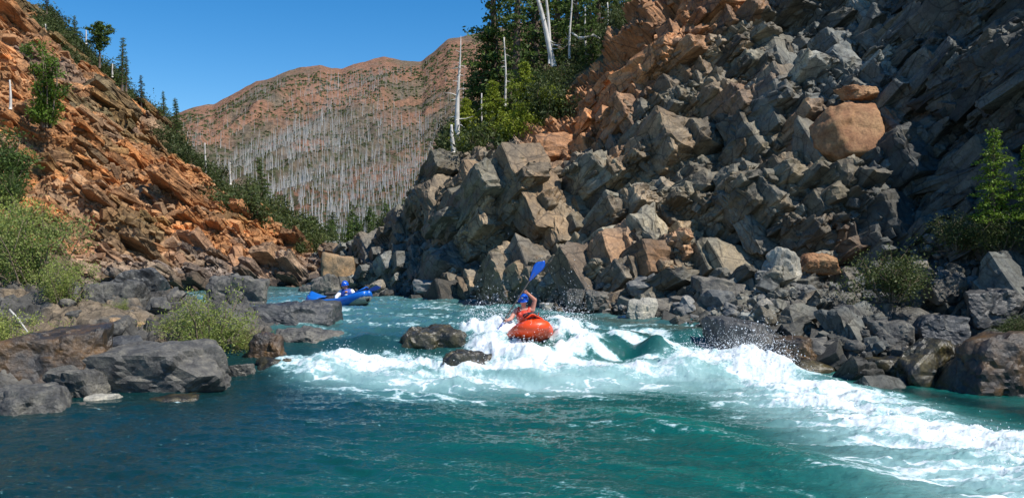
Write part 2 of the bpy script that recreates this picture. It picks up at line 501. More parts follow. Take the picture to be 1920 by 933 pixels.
tnt = 0.72 + 0.56 * rnd(h2, 21); tn2 = 0.82 + 0.36 * rnd(h1, 22); tn3 = 0.85 + .3 * rnd(h3, 23)
c = c * (.95 * tnt * tn2 * tn3)[:, None]
vegc = np.array([0.07, 0.075, 0.03]); c = np.where((above & (px > 830))[:, None], lerp(np.tile(vegc, (len(c), 1)), orange * 0.7, sst(0.5, 0.62, n_mid)), c)
wet = 1 - sst(0.05, 0.3, S.flat(S.G)[:, 2] - level(Pm[:, 1]))
c = c * (1 - 0.55 * wet)[:, None]
ctf = lambda a: np.interp(a, [c_[0] for c_ in RC], [c_[1][-4][0] for c_ in RC]); dtf = lambda a: np.interp(a, [c_[0] for c_ in RC], [c_[1][-4][1] for c_ in RC])
def k_face(a, b, d_):
    if d_ > dtf(a) + (2.5 if a < 850 else -.4) or a > 2200 or a < 610: return 0
    sc_ = float(b > 545) if a < 1440 else float(b > 440)
    return (1 - .85 * sc_) * (1 - .45 * float(a > 1640)) * (.55 + .45 * float(1000 < a < 1560))
def k_small(a, b, d_):
    if d_ > dtf(a) + .3 or a > 2200 or a < 600: return 0
    return 1.0
def k_dark(a, b, d_): return float(d_ < dtf(a) and 1380 < a < 2200 and b < 470)
studs = [stud(S, c, 190, 1.6, (1.1, .6, .75), Fr, k_face, 301, .06, .35, .2, -.32, HTF),
         stud(S, c, 170, 1.5, (.42, 1.2, .7), Fr, k_face, 302, .06, .35, .2, -.27, HTF),
         stud(S, c, 2200, .55, (1.3, .5, .75), Fr, k_face, 303, .10, .5, .25, -.24, HTM),
         stud(S, c, 900, .6, (1.8, .36, .8), Fr, k_dark, 305, .12, .4, .25, -.2, HTM),
         stud(S, c, 3500, .28, (1.5, .5, .8), Fr, k_face, 306, .15, .5, .3, -.15, HTM, .7),
         stud(S, c, 14000, .15, (1.1, .7, .7), Fr, k_small, 304, .6, .45, .35, .0)]
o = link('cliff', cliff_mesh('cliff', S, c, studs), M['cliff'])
tag(o, 'broken grey and rust rock cliff rising on the right of the river', 'cliff', kind='structure')
del b0, b1, b2, b3, qw, q, warp

# ---- left-hand orange hillside
def lcol(px, pts, rise=-0.1):
    d = pts[0][1] - 1.5
    return (px, [(CY + (EYE + 0.2) * FOC / d, d)] + pts + back(pts[-1][0], pts[-1][1], rise))

LC = [
    lcol(-1500, [(600, 13), (500, 15), (300, 20), (0, 30), (-700, 52)]),
    lcol(-500, [(565, 22), (480, 24), (300, 32), (100, 40), (-340, 60)]),
    lcol(-100, [(548, 26), (480, 29), (380, 34), (230, 41), (60, 50), (-140, 64)]),
    lcol(20, [(546, 28), (480, 31), (390, 36), (240, 43), (100, 52), (-25, 66)]),
    lcol(110, [(545, 30), (485, 33), (400, 38), (260, 45), (140, 54), (48, 66)]),
    lcol(190, [(545, 31.5), (490, 35), (410, 40), (290, 47), (190, 56), (113, 65)]),
    lcol(260, [(544, 33), (495, 36.5), (420, 41), (310, 49), (187, 64)]),
    lcol(330, [(543, 34.5), (500, 38), (430, 42.5), (330, 51), (243, 62)]),
    lcol(400, [(542, 35.5), (505, 39), (440, 43), (335, 59)]),
    lcol(470, [(542, 36.5), (510, 39.5), (450, 44), (385, 55)]),
    lcol(530, [(541, 37.5), (515, 40), (465, 45), (423, 51)]),
    lcol(575, [(541, 38), (520, 40.5), (455, 47)]),
    lcol(612, [(541, 38.5), (520, 40.5), (486, 44)]),
    lcol(645, [(542, 39), (535, 40), (525, 41)]),
]
LC = [(a_, [((q_[0] + (24 if a_ < 500 else 30 if a_ < 560 else 12)) if i_ >= len(p_) - 4 else q_[0], q_[1]) for i_, q_ in enumerate(p_)]) for a_, p_ in LC]
LS = Surf(LC, 0, 520, ugrid(-30, 640, 720, -1500, 645, 60))
S = LS
Fl = frame((0.53, 0.85), math.radians(-37))
Pm = S.flat(S.G).copy(); nm = S.flat(S.n); px, py = S.flat(S.px), S.flat(S.py); q = Pm @ Fl
warp = np.stack([fbm(Pm * 0.2, 1, 61), fbm(Pm * 0.2 + 9, 1, 62), fbm(Pm * 0.2 + 21, 1, 63)], 1) - 0.5
b0, h0, e0 = blocks((q + warp * 2.5) / np.array([7.5, 2.6, 4.0]), 21, 0.8, w=.12, crack=.2)
b1, h1, e1 = blocks((q + warp * 1.6) / np.array([3.2, 0.9, 1.6]), 22, 0.8, w=.13, crack=.4)
b2, h2, e2 = blocks((q + warp * 0.8) / np.array([1.3, 0.42, 0.7]), 23, 0.8, w=.2, crack=.5)
ctop = np.interp(px, [c_[0] for c_ in LC], [c_[1][-4][0] for c_ in LC])
dtop = np.interp(px, [c_[0] for c_ in LC], [c_[1][-4][1] for c_ in LC])
above = S.flat(S.d) > dtop + 0.6
dsp = 0.62 * b0 + 0.26 * b1 + 0.12 * b2 + 0.35 * (fbm(q / np.array([1.0, 0.25, 0.5]), 4, 9) - 0.5)
dsp *= np.where(above, 0.3, 1.0) * (0.25 + 0.75 * sst(34, 42, S.flat(S.d))) * (1 - .7 * sst(440, 580, px)); dsp -= .1
S.G = (Pm + nm * dsp[:, None]).reshape(S.nu, S.nv, 3)
n_mid = fbm(Pm * 0.35, 4, 33); n_s = fbm(q / np.array([4, .6, 2.]), 4, 34)
org = np.array([0.50, 0.225, 0.08]); org2 = np.array([0.41, 0.21, 0.095]); gry = np.array([0.17, 0.155, 0.135]); tanc = np.array([0.36, 0.25, 0.15])
c = np.tile(org, (len(Pm), 1)); c = lerp(c, org2, sst(0.4, 0.65, n_s))
low = sst(0.35, 0.75, sst(430, 545, py) * 0.9 + (n_mid - 0.5) * 1.1)
c = lerp(c, gry * 1.1, 0.85 * low)
sm = sst(0.55, 0.62, fbm(q / np.array([9., 1.5, 5.]), 3, 36)) * (1 - low) * 0.7
c = lerp(c, gry * 0.9, sm)
c = lerp(c, tanc, 0.7 * sst(0.62, 0.8, rnd(h1, 3) * .7 + n_s * .3))
c *= ((0.72 + 0.5 * rnd(h2, 4)) * (0.85 + .3 * rnd(h1, 6)))[:, None]
vm = sst(0.5, 0.6, fbm(Pm * 0.3, 4, 38) + 0.12 * sst(60, 0, py - ctop))
c = lerp(c, np.array([0.10, 0.10, 0.04]), 0.65 * vm * (1 - low)); c = lerp(c, np.array([0.30, 0.17, 0.085]), .45 * sst(.45, .6, fbm(Pm * .5, 4, 39)))
wet = 1 - sst(0.05, 0.3, S.flat(S.G)[:, 2] - level(Pm[:, 1])); c = c * (1 - 0.5 * wet)[:, None]
def px_low(a, b): return b > 500 and (a * 7.3 + b * 3.1) % 1.0 < .6
def k_left(a, b, d_):
    dt = np.interp(a, [c_[0] for c_ in LC], [c_[1][-4][1] for c_ in LC]); return float(d_ < dt - .8 and a > -200 and not (px_low(a, b)))
studs = [stud(S, c, 45, 1.0, (1.7, .28, .8), Fl, k_left, 311, .10, .4, .2, -.24, HTF, 1.3), stud(S, c, 1200, .42, (1.8, .3, .8), Fl, k_left, 312, .14, .5, .25, -.17, HTM, 1.2), stud(S, c, 22000, .22, (1.4, .5, .8), Fl, k_left, 313, .5, .4, .3, -.03)]
o = link('hillside', cliff_mesh('hillside', S, c, studs), M['hill'])
tag(o, 'orange rocky hillside sloping down to the river on the left', 'hillside', kind='structure')

# ---- far mountain
sk = [(-600, 330), (0, 320), (200, 275), (345, 207), (400, 191), (480, 157), (560, 129), (600, 126), (640, 126), (720, 113), (790, 103), (840, 73), (870, 68), (920, 55), (1000, 42), (1150, 30), (1400, 60), (1900, 100), (2500, 150)]
sk = [(a, b + 3.5 * math.sin(a * 0.05) + 2 * math.sin(a * .13)) for a, b in sk]
skx = np.r_[np.arange(-600, 330, 100), np.arange(330, 960, 10), np.arange(960, 2500, 100)]
sky_ = np.interp(skx, [a for a, b in sk], [b for a, b in sk]) + 3 * (fbm(np.stack([skx * 0.03, skx * 0, skx * 0], 1), 3, 88) - .5) * 2
MC = []
for a, b in zip(skx, sky_):
    pts = []
    for v in np.linspace(0, 1, 14):
        pts.append((492 + (b - 492) * v, 135 * (1250 / 135.0) ** (v ** 0.9)))
    pts += back(b, 1250, -0.15)
    MC.append((a, pts))
MS = Surf(MC, 0, 330, ugrid(330, 960, 620, -600, 2490, 50))
S = MS
Pm = S.flat(S.G).copy(); px, py = S.flat(S.px), S.flat(S.py); d = S.flat(S.d)
# spurs running down to the lower left, in mountain space
sx = Pm[:, 0] / d * 700 + 0.0; sy = np.log(d) * 260
al = (sx * 0.75 + sy * 0.66); ac = (-sx * 0.66 + sy * 0.75)
g = np.stack([ac / 60, al / 330, ac * 0], 1)
rid = 1 - np.abs(2 * fbm(g + 0.5 * fbm(g * 2, 2, 4)[:, None], 3, 77) - 1) * 2.2
rel = 0.022 * rid + 0.012 * (fbm(np.stack([sx, sy, sx * 0], 1) / 45, 5, 78) - 0.5) * 2 + 0.004 * (fbm(np.stack([sx, sy, sx * 0], 1) / 6, 3, 79) - .5) * 2
rel *= sst(0.0, 0.15, S.flat(S.v)) * (1 - 0.75 * sst(0.6, 0.78, S.flat(S.v)))
fade = sst(150, 330, d)
Pm[:, 2] += rel * d * fade * 0.9
S.G = Pm.reshape(S.nu, S.nv, 3)
org = np.array([0.27, 0.145, 0.09]); br = np.array([0.165, 0.13, 0.09]); gr = np.array([0.065, 0.075, 0.035]); pk = np.array([0.30, 0.19, 0.14])
m1 = fbm(np.stack([sx, sy, sx * 0], 1) / 40, 5, 80); m2 = fbm(np.stack([sx, sy * 2, sx * 0], 1) / 7, 4, 81); m3 = fbm(np.stack([sx, sy * 2, sx * 0], 1) / 2.2, 3, 82)
c = lerp(np.tile(br, (len(Pm), 1)), org, np.clip(sst(0.40, 0.62, m1 + 0.22 * sst(300, 150, py) - .06), 0, 1))
c = lerp(c, pk, 0.8 * sst(0.62, 0.72, m1 * .5 + m2 * .5))
c = lerp(c, gr, 0.85 * sst(0.50, 0.60, m2 * 0.45 + m3 * 0.4 + 0.13 * sst(200, 420, py) + .06 * (0.5 - rid * .5)))
c = lerp(c, np.array([0.07, 0.10, 0.035]), 0.8 * sst(0.45, 0.6, m2 + 0.25 * (sst(380, 460, py) - .5)) * sst(360, 430, py))
c *= (0.7 + 0.6 * m3)[:, None]
m_, nt_, b_ = new_mat('mountain_brush'); a_ = N(nt_, 'ShaderNodeVertexColor', layer_name='Col')
g_ = N(nt_, 'ShaderNodeNewGeometry'); n_ = N(nt_, 'ShaderNodeTexNoise', i_Scale=0.25, i_Detail=8.0, i_Roughness=0.75); nt_.links.new(g_.outputs['Position'], n_.inputs['Vector'])
gg = ramp(nt_, n_.outputs['Fac'], [(0.38, (0.45, 0.5, 0.45)), (0.5, (1, 1, 1)), (0.62, (1.5, 1.45, 1.4))])
nt_.links.new(mixc(nt_, a_.outputs['Color'], gg, 0.85, 'MULTIPLY'), b_.inputs['Base Color']); b_.inputs['Roughness'].default_value = 0.95; b_.inputs['Specular IOR Level'].default_value = 0.1
bb = N(nt_, 'ShaderNodeBump', i_Strength=1.0, i_Distance=3.0); nt_.links.new(n_.outputs['Fac'], bb.inputs['Height']); nt_.links.new(bb.outputs[0], b_.inputs['Normal'])
M['mountain'] = m_
o = link('mountain', mesh_np('mountain', S.flat(S.G), S.faces(), c, smooth=True), M['mountain'])
tag(o, 'reddish brown mountain with burnt trees closing the valley', 'mountain', kind='structure')
bmi = bmesh.new(); bmesh.ops.create_icosphere(bmi, subdivisions=1, radius=1); bV = np.array([v.co[:] for v in bmi.verts]); bF = np.array([[v.index for v in f.verts] for f in bmi.faces]); bmi.free()
r = np.random.default_rng(17); VV = []; FF = []; CC = []; k = 0
mq = m2.reshape(S.nu, S.nv)
while k < 11000:
    iu = r.integers(50, S.nu - 50); iv = r.integers(6, int(S.nv * .85))
    if S.px[iu, iv] > 960 or r.random() > .15 + .85 * float(sst(.42, .62, mq[iu, iv] + .1 * float(sst(200, 420, S.py[iu, iv])))): continue
    p = S.G[iu, iv]; s_ = p[1] * r.uniform(.0005, .0021)
    VV.append(bV * np.array([s_, s_, s_ * r.uniform(.6, 1.1)]) * r.uniform(.7, 1.2, (len(bV), 1)) + p); FF.append(bF + k * len(bV)); g = r.random()
    CC.append(np.tile(np.array([.045, .06, .022]) * (.7 + g) + (r.random() < .3) * np.array([.05, .035, .02]), (len(bV), 1))); k += 1
o = link('mountain_scrub', mesh_np('mountain_scrub', np.concatenate(VV), np.concatenate(FF), np.concatenate(CC)), M['mountain']); tag(o, 'dark green scrub dotted over the mountain', 'scrub', kind='stuff')

# ---- ground sheet (river bed and beyond)
g_ = np.array([[-3000, -60, -1.4], [3000, -60, -1.4], [3000, 5000, -1.4], [-3000, 5000, -1.4]])
o = link('ground', mesh_np('ground', g_, np.array([[0, 1, 2, 3]]), np.tile([0.14, 0.12, 0.09], (4, 1))), M['bank'])
tag(o, 'ground and river bed under everything', 'ground', kind='structure')
# valley floor between the gorge and the mountain
vx = np.linspace(-120, 160, 200); vy = np.linspace(43, 330, 200)
X, Y = np.meshgrid(vx, vy, indexing='ij')
pv = np.stack([X.ravel(), Y.ravel(), X.ravel() * 0], 1)
Zv = 1.6 + 0.006 * (Y - 45) + 2.4 * (fbm(pv * 0.05, 4, 91).reshape(X.shape) - 0.5)
Zv = np.where(Y < 47, -1.2, Zv)
i = np.arange(200 * 200).reshape(200, 200)
Fv = np.stack([i[:-1, :-1], i[1:, :-1], i[1:, 1:], i[:-1, 1:]], -1).reshape(-1, 4)
mv = fbm(pv * 0.2, 4, 92)
o = link('valley_floor', mesh_np('valley_floor', np.stack([X.ravel(), Y.ravel(), Zv.ravel()], 1), Fv, lerp(np.tile([0.3, 0.15, 0.08], (len(pv), 1)), np.array([0.07, 0.09, 0.03]), sst(0.4, 0.55, mv)), smooth=True), M['hill'])
tag(o, 'brushy valley floor below the mountain', 'ground', kind='structure')

# ---- left bank under the boulders
BP = np.array([(-9.8, 10.6), (-8.2, 13.6), (-7.4, 14.3), (-5.8, 16.3), (-5.3, 17.4), (-4.2, 18), (-4.4, 20), (-6, 22), (-8, 24), (-10, 26), (-13, 28), (-18, 29.5), (-45, 29.5), (-45, 10)])
def poly_sd(x, y, poly):
    ins = np.zeros(x.shape, bool); dm = np.full(x.shape, 1e9)
    for k in range(len(poly)):
        a = poly[k]; b = poly[(k + 1) % len(poly)]
        e = b - a; wx = x - a[0]; wy = y - a[1]
        t = np.clip((wx * e[0] + wy * e[1]) / (e @ e), 0, 1)
        dm = np.minimum(dm, np.hypot(wx - t * e[0], wy - t * e[1]))
        cnd = ((a[1] > y) != (b[1] > y)) & (x < (b[0] - a[0]) * (y - a[1]) / (b[1] - a[1] + 1e-12) + a[0])
        ins ^= cnd
    return np.where(ins, dm, -dm)
bx = np.r_[np.linspace(-45, -14, 60, endpoint=False), np.linspace(-14, -3, 360)]; by = np.linspace(9, 31, 480)
X, Y = np.meshgrid(bx, by, indexing='ij'); sd = poly_sd(X, Y, BP)
pb = np.stack([X.ravel(), Y.ravel(), X.ravel() * 0], 1)
def bank_z(x, y):
    s_ = poly_sd(x, y, BP)
    return level(y) - 0.45 + 0.62 * np.clip(s_, -1.2, 1.3) + 0.10 * np.maximum(s_ - 1.3, 0)
w_ = (fbm(pb * 0.7, 3, 5)[:, None] - .5) * 1.2
k1, hh1, _ = blocks((pb + w_) / np.array([1.1, 0.9, 1.0]), 41, 0.9); k2, hh2, _ = blocks((pb + w_) / 0.38, 42, 0.9); k3, hh3, _ = blocks(pb / 0.15, 43, 0.9)
Zb = bank_z(X, Y).ravel() + 0.12 * k1 + 0.06 * k2 + 0.02 * k3
c = lerp(np.tile([0.085, 0.08, 0.07], (len(pb), 1)), np.array([0.17, 0.13, 0.085]), sst(0.5, 0.65, fbm(pb * 1.3, 4, 46))) * (0.7 + .6 * rnd(hh2, 2))[:, None]
i = np.arange(X.size).reshape(X.shape)
Fb = np.stack([i[:-1, :-1], i[1:, :-1], i[1:, 1:], i[:-1, 1:]], -1).reshape(-1, 4)
o = link('river_bank', mesh_np('river_bank', np.stack([X.ravel(), Y.ravel(), Zb], 1), Fb, c), M['bank'])
tag(o, 'low rocky ground of the left river bank', 'bank', kind='structure')

# ------------------------------------------------------------------ water
u = np.r_[np.linspace(-2.4, -0.62, 50, endpoint=False), np.linspace(-0.62, 0.62, 1150, endpoint=False), np.linspace(0.62, 2.4, 50)]
pyv = np.r_[np.linspace(985, 560, 560, endpoint=False), np.linspace(560, 500, 40)]
dv = np.r_[[-40, -20, -8, 0, 3, 5, 6.5], 2.2 * FOC / (pyv - CY)]
U, D = np.meshgrid(u, dv, indexing='ij'); X = U * np.maximum(D, 8); Y = D
x, y = X.ravel(), Y.ravel()
z0 = level(y)
pw_ = np.stack([x, y, x * 0], 1)
# picture-plane style coordinates are only used to lay out where foam lies on the river, converted to world points
def seg_mask(pts, soft=0.5):
    """pts: (px,py,radius_m) -> smooth mask along a world polyline"""
    out = np.zeros(len(x), np.float32)
    W = [(WP(a, b), r) for a, b, r in pts]
    for (a, ra), (b, rb) in zip(W[:-1], W[1:]):
        e = b - a; t = np.clip(((x - a[0]) * e[0] + (y - a[1]) * e[1]) / (e @ e + 1e-9), 0, 1)
        dd = np.hypot(x - a[0] - t * e[0], y - a[1] - t * e[1]); r = ra + (rb - ra) * t
        out = np.maximum(out, 1 - sst(0, 1, (dd / r)))
    return out
def bump(px_, py_, rx, ry, ang=0.0):
    a = WP(px_, py_); ca, sa = math.cos(ang), math.sin(ang)
    ex = (x - a[0]) * ca + (y - a[1]) * sa; ey = -(x - a[0]) * sa + (y - a[1]) * ca
    return np.exp(-(ex / rx) ** 2 - (ey / ry) ** 2)

main = seg_mask([(520, 688, .5), (640, 688, 1.1), (740, 698, 1.25), (850, 708, 1.3), (950, 704, 1.1), (1060, 700, .9), (1180, 708, .9), (1300, 695, 1.3), (1400, 705, 1.7), (1520, 745, 1.9), (1640, 785, 2.1), (1780, 825, 2.2), (1920, 870, 2.4), (2150, 940, 2.4)])
splash = np.clip(bump(1370, 672, .75, .8) + bump(1440, 690, .8, .6) + .8 * bump(1290, 672, .4, .5), 0, 1)
kay = np.clip(1.2 * bump(925, 628, .5, .7) + 1.2 * bump(1062, 622, .5, .9) + 1.3 * bump(990, 640, .9, .6) + .8 * bump(1085, 648, .5, .6) + .8 * bump(880, 612, .5, .5) + 1.0 * bump(985, 676, .8, .45), 0, 1.15) * (.35 + 1.2 * sst(.35, .62, fbm(pw_ * 1.9, 4, 120)))
rocks_f = np.clip(bump(700, 678, .6, .45) + bump(905, 672, .5, .5) + bump(770, 683, .6, .3) + .9 * bump(640, 668, .5, .4) + .6 * bump(860, 628, .5, .4), 0, 1)
up = .55 * seg_mask([(620, 590, .5), (720, 580, .7), (830, 585, .6), (930, 592, .8)]) + .5 * seg_mask([(650, 612, .35), (740, 608, .5), (860, 606, .4)]) + .5 * seg_mask([(690, 572, .4), (780, 572, .6), (880, 577, .6), (960, 582, .5)]) + .95 * seg_mask([(1150, 640, .3), (1200, 650, .35), (1250, 655, .35)]) + .85 * seg_mask([(1040, 600, .4), (1120, 622, .5), (1230, 628, .6), (1270, 665, .55)]) + .7 * seg_mask([(1090, 655, .5), (1160, 672, .5), (1240, 680, .5)]) + .4 * seg_mask([(640, 640, .35), (700, 650, .4)])
far = .5 * seg_mask([(300, 549, 1.2), (400, 549, 1.5), (520, 545, .8)]) + .25 * seg_mask([(540, 556, .8), (720, 566, .8)])
aer = seg_mask([(620, 705, 1.3), (760, 730, 1.9), (900, 735, 1.9), (1050, 722, 1.7), (1200, 722, 1.5), (1350, 720, 1.7), (1500, 755, 2.2), (1650, 815, 2.2), (1850, 900, 2.6), (2100, 1000, 3)])
low = .5 * seg_mask([(640, 775, .25), (760, 745, .4), (860, 752, .4), (950, 760, .35), (1120, 752, .5), (1250, 765, .4)]) + .45 * seg_mask([(1060, 800, .18), (1200, 800, .2), (1340, 835, .22), (1500, 880, .25), (1640, 925, .3)])
small = .35 * seg_mask([(150, 780, .3), (330, 757, .25), (440, 720, .3), (560, 705, .4)])
# flow-aligned coordinates: river swings to the lower right
flow = np.stack([x * 0.80 - y * 0.25, y * 0.9 + x * 0.35], 1)
fx = np.stack([flow[:, 0] * 0.9, flow[:, 1] * 3.0, x * 0], 1)
wob = fbm(pw_ * 0.9, 3, 101) - .5
n1 = fbm(fx * 1.1 + wob[:, None] * 1.6, 5, 102, 0.58); n2 = fbm(fx * 3.2 + wob[:, None] * 3, 4, 103, 0.6)
lace = 1 - np.abs(2 * fbm(fx * 1.6 + wob[:, None] * 4, 4, 104) - 1) * 3.0
strong = np.clip(main * 1.0 + splash * .9 + kay * .85 + rocks_f * .8, 0, 1.25)
mid = np.clip(up + far + low + small, 0, 1)
foam = sst(0.15, 1.45, strong * 1.02 + (n1 - 0.5) * 2.0 + (n2 - .5) * 1.2 + .12 * np.clip(lace, -1, 1)) * sst(0.0, .3, strong)
foam2 = sst(0.45, 1.0, mid * 1.0 + (n1 - .5) * 1.1 + 0.22 * np.clip(lace, 0, 1) + (n2 - .5) * .4) * sst(0.02, .2, mid)
lac = sst(0.25, 1.0, lace) * sst(0.40, .6, n1) * (0.95 * aer + 0.5 * sst(17.5, 20, y) + 0.5 * kay + .10 + .22 * sst(-3, 1, x) * sst(.5, .62, fbm(fx * .5, 3, 130)))
foam = np.clip(np.maximum(np.maximum(foam, foam2 * .85), lac), 0, 1)
aera = np.clip(aer * (0.75 + .9 * (n1 - .5)) + .5 * strong, 0, 1)
aera = np.maximum(aera, .62 * sst(18.2, 20, y) * (0.55 + 1.3 * (fbm(fx * .6, 3, 107) - .3)) * (1 - .6 * sst(2.0, 3.2, x)) * .75)
# heights
turb = np.clip(strong + .35 * mid + .5 * sst(17.5, 19.5, y) * (1 - sst(26, 34, y)) + 0.2 * aer, 0, 1)
w1 = fbm(fx * 0.75 + 5, 3, 110) - .5; w2 = 1 - np.abs(2 * fbm(np.stack([flow[:, 0] * 1.6, flow[:, 1] * 2.6, x * 0], 1), 4, 111, .55) - 1) * 1.4
w3 = fbm(pw_ * np.array([2.4, 4.4, 1]) + wob[:, None] * 2, 4, 112, .55) - .5
w4 = 1 - np.abs(2 * fbm(pw_ * np.array([3.0, 6.5, 1]) + wob[:, None] * 3, 4, 114, .6) - 1) * 1.6
hgt = z0 + (0.12 + 0.24 * turb) * w1 + (0.035 + 0.07 * turb) * w2 + (0.07 + 0.07 * turb) * w3 + (.014 + .03 * turb) * w4
lump = fbm(pw_ * np.array([3.0, 4.2, 1]) + wob[:, None] * 3, 5, 113, .5)
hgt += foam * strong * ((0.36 - .16 * sst(1.5, 4, x) * (1 - splash)) * (lump - .47))
for a in [(990, 684, .6, .3, .27), (915, 655, .4, .4, .14), (1060, 645, .35, .35, .12), (985, 640, .6, .28, .16), (926, 630, .3, .3, .18), (1045, 632, .3, .3, .08), (1235, 662, .32, .26, .34), (1275, 640, .3, .2, .06), (1180, 640, .5, .3, .2), (1370, 684, .7, .45, .2), (1440, 700, .6, .5, .08), (1060, 632, .35, .35, .14), (935, 628, .4, .3, .14), (1110, 660, .6, .28, .22), (980, 668, .7, .3, .18), (780, 690, .7, .3, .12), (880, 700, .6, .3, .10),
          (700, 640, .6, .3, .14), (900, 600, .9, .4, .12), (760, 590, 1.2, .35, .08), (1300, 632, .5, .3, .12), (1280, 705, .6, .35, .16), (1540, 745, 1.2, .5, .12), (1120, 705, .7, .3, .13), (1000, 712, .6, .3, .1), (1700, 800, 1.5, .5, .1)]:
    hgt += a[4] * bump(a[0], a[1], a[2], a[3], -0.15)
for a in [(690, 668, .6, .3, -.12), (1160, 668, .4, .25, -.2), (830, 670, .5, .3, -.06), (1330, 650, .3, .2, -.1)]:
    hgt += a[4] * bump(a[0], a[1], a[2], a[3])
# long diagonal swell at the lower right
sw = seg_mask([(1150, 775, .7), (1300, 812, .8), (1500, 875, .8), (1720, 945, .9)]) * (.4 + 1.2 * n1); hgt += 0.08 * sw
sw2 = seg_mask([(700, 830, .5), (1000, 850, .5), (1250, 900, .5)]); hgt += .04 * sw2
hgt = np.where(y < 4, 0.0, hgt)
deep_blue = np.array([0.004, 0.028, 0.030]); teal = np.array([0.005, 0.10, 0.084]); pale = np.array([0.12, 0.29, 0.285]); upc = np.array([0.020, 0.075, 0.076])
gx = sst(-4.2, 0.4, x + 1.2 * wob + (y - 12) * -.15)
c = lerp(np.tile(deep_blue, (len(x), 1)), teal, gx * (0.7 + .6 * (n1 - .5)))
c = lerp(c, upc, sst(17, 19.5, y))
bright = .45 * sw + .35 * seg_mask([(1000, 830, .8), (1300, 880, 1.0), (1600, 960, 1.2)]) * sst(.45, .6, n1)
c = lerp(c, np.array([0.006, 0.16, 0.125]), np.clip(bright, 0, 1))
c = lerp(c, pale, np.clip(aera, 0, 1) * .95)
aer2 = seg_mask([(640, 700, 1.0), (800, 715, 1.3), (1000, 718, 1.3), (1250, 712, 1.3), (1400, 722, 1.7), (1560, 770, 2.0), (1720, 830, 2.0), (1900, 890, 2.3), (2150, 980, 3)])
c = lerp(c, np.array([0.36, 0.52, 0.51]), np.clip(aer2 * (.6 + 1.9 * (n1 - .35)), 0, 1) * .9)
dark = seg_mask([(1640, 725, .5), (1780, 752, .7), (1920, 778, .7), (2100, 800, 1.0)])  # shade under the right bank, painted into the water colour
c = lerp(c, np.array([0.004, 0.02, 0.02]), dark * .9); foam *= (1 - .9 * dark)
shal = seg_mask([(1080, 600, .5), (1200, 612, .5), (1330, 630, .5)]); c = lerp(c, np.array([.05, .06, .04]), .7 * shal); foam *= 1 - .7 * shal
i = np.arange(X.size).reshape(X.shape)
Fw = np.stack([i[:-1, :-1], i[1:, :-1], i[1:, 1:], i[:-1, 1:]], -1).reshape(-1, 4)
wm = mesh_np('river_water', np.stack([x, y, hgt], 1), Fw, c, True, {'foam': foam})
m, nt, b = new_mat('river_water'); L = nt.links
vc = N(nt, 'ShaderNodeVertexColor', layer_name='Col'); fa = N(nt, 'ShaderNodeAttribute', attribute_name='foam')
geo = N(nt, 'ShaderNodeNewGeometry')
mp = N(nt, 'ShaderNodeMapping'); mp.inputs['Scale'].default_value = (1.0, 1.7, 1.0); mp.inputs['Rotation'].default_value = (0, 0, 0.25); L.new(geo.outputs['Position'], mp.inputs[0])
nn = N(nt, 'ShaderNodeTexNoise', i_Scale=9.0, i_Detail=6.0, i_Roughness=0.65, i_Distortion=0.6); L.new(mp.outputs[0], nn.inputs['Vector'])
nf = N(nt, 'ShaderNodeTexNoise', i_Scale=24.0, i_Detail=5.0, i_Roughness=0.7); L.new(mp.outputs[0], nf.inputs['Vector'])
ad = N(nt, 'ShaderNodeMath', operation='MULTIPLY_ADD'); L.new(nn.outputs['Fac'], ad.inputs[0]); ad.inputs[1].default_value = 1.3; ad.inputs[2].default_value = -0.65
ad3 = N(nt, 'ShaderNodeMath', operation='MULTIPLY_ADD'); L.new(nf.outputs['Fac'], ad3.inputs[0]); ad3.inputs[1].default_value = 0.9; ad3.inputs[2].default_value = -0.45
s1 = N(nt, 'ShaderNodeMath', operation='ADD'); L.new(ad.outputs[0], s1.inputs[0]); L.new(ad3.outputs[0], s1.inputs[1])
s2 = N(nt, 'ShaderNodeMath', operation='ADD'); L.new(s1.outputs[0], s2.inputs[0]); L.new(fa.outputs['Fac'], s2.inputs[1])
ff = N(nt, 'ShaderNodeMapRange', interpolation_type='SMOOTHSTEP'); ff.inputs['From Min'].default_value = 0.15; ff.inputs['From Max'].default_value = 1.1; L.new(s2.outputs[0], ff.inputs['Value'])
fc = ramp(nt, ff.outputs[0], [(0.0, (0.16, 0.35, 0.35)), (0.35, (0.36, 0.52, 0.52)), (0.7, (0.58, 0.67, 0.67)), (1.0, (0.76, 0.80, 0.81))])
fo = N(nt, 'ShaderNodeMapRange'); fo.inputs['From Max'].default_value = 0.35; L.new(ff.outputs[0], fo.inputs['Value'])
L.new(mixc(nt, vc.outputs['Color'], fc, fo.outputs[0]), b.inputs['Base Color'])
rr = N(nt, 'ShaderNodeMapRange'); rr.inputs['To Min'].default_value = 0.07; rr.inputs['To Max'].default_value = 0.6; L.new(ff.outputs[0], rr.inputs['Value']); L.new(rr.outputs[0], b.inputs['Roughness'])
b.inputs['IOR'].default_value = 1.33
bp = N(nt, 'ShaderNodeBump', i_Strength=0.55, i_Distance=0.035); L.new(nn.outputs['Fac'], bp.inputs['Height'])
bp2 = N(nt, 'ShaderNodeBump', i_Strength=0.35, i_Distance=0.012); L.new(nf.outputs['Fac'], bp2.inputs['Height']); L.new(bp.outputs[0], bp2.inputs['Normal']); L.new(bp2.outputs[0], b.inputs['Normal'])
M['water'] = m
o = link('river', wm, m); tag(o, 'teal river water breaking into white rapids', 'river', kind='structure')
water_grid = (x, y, hgt, foam, strong)

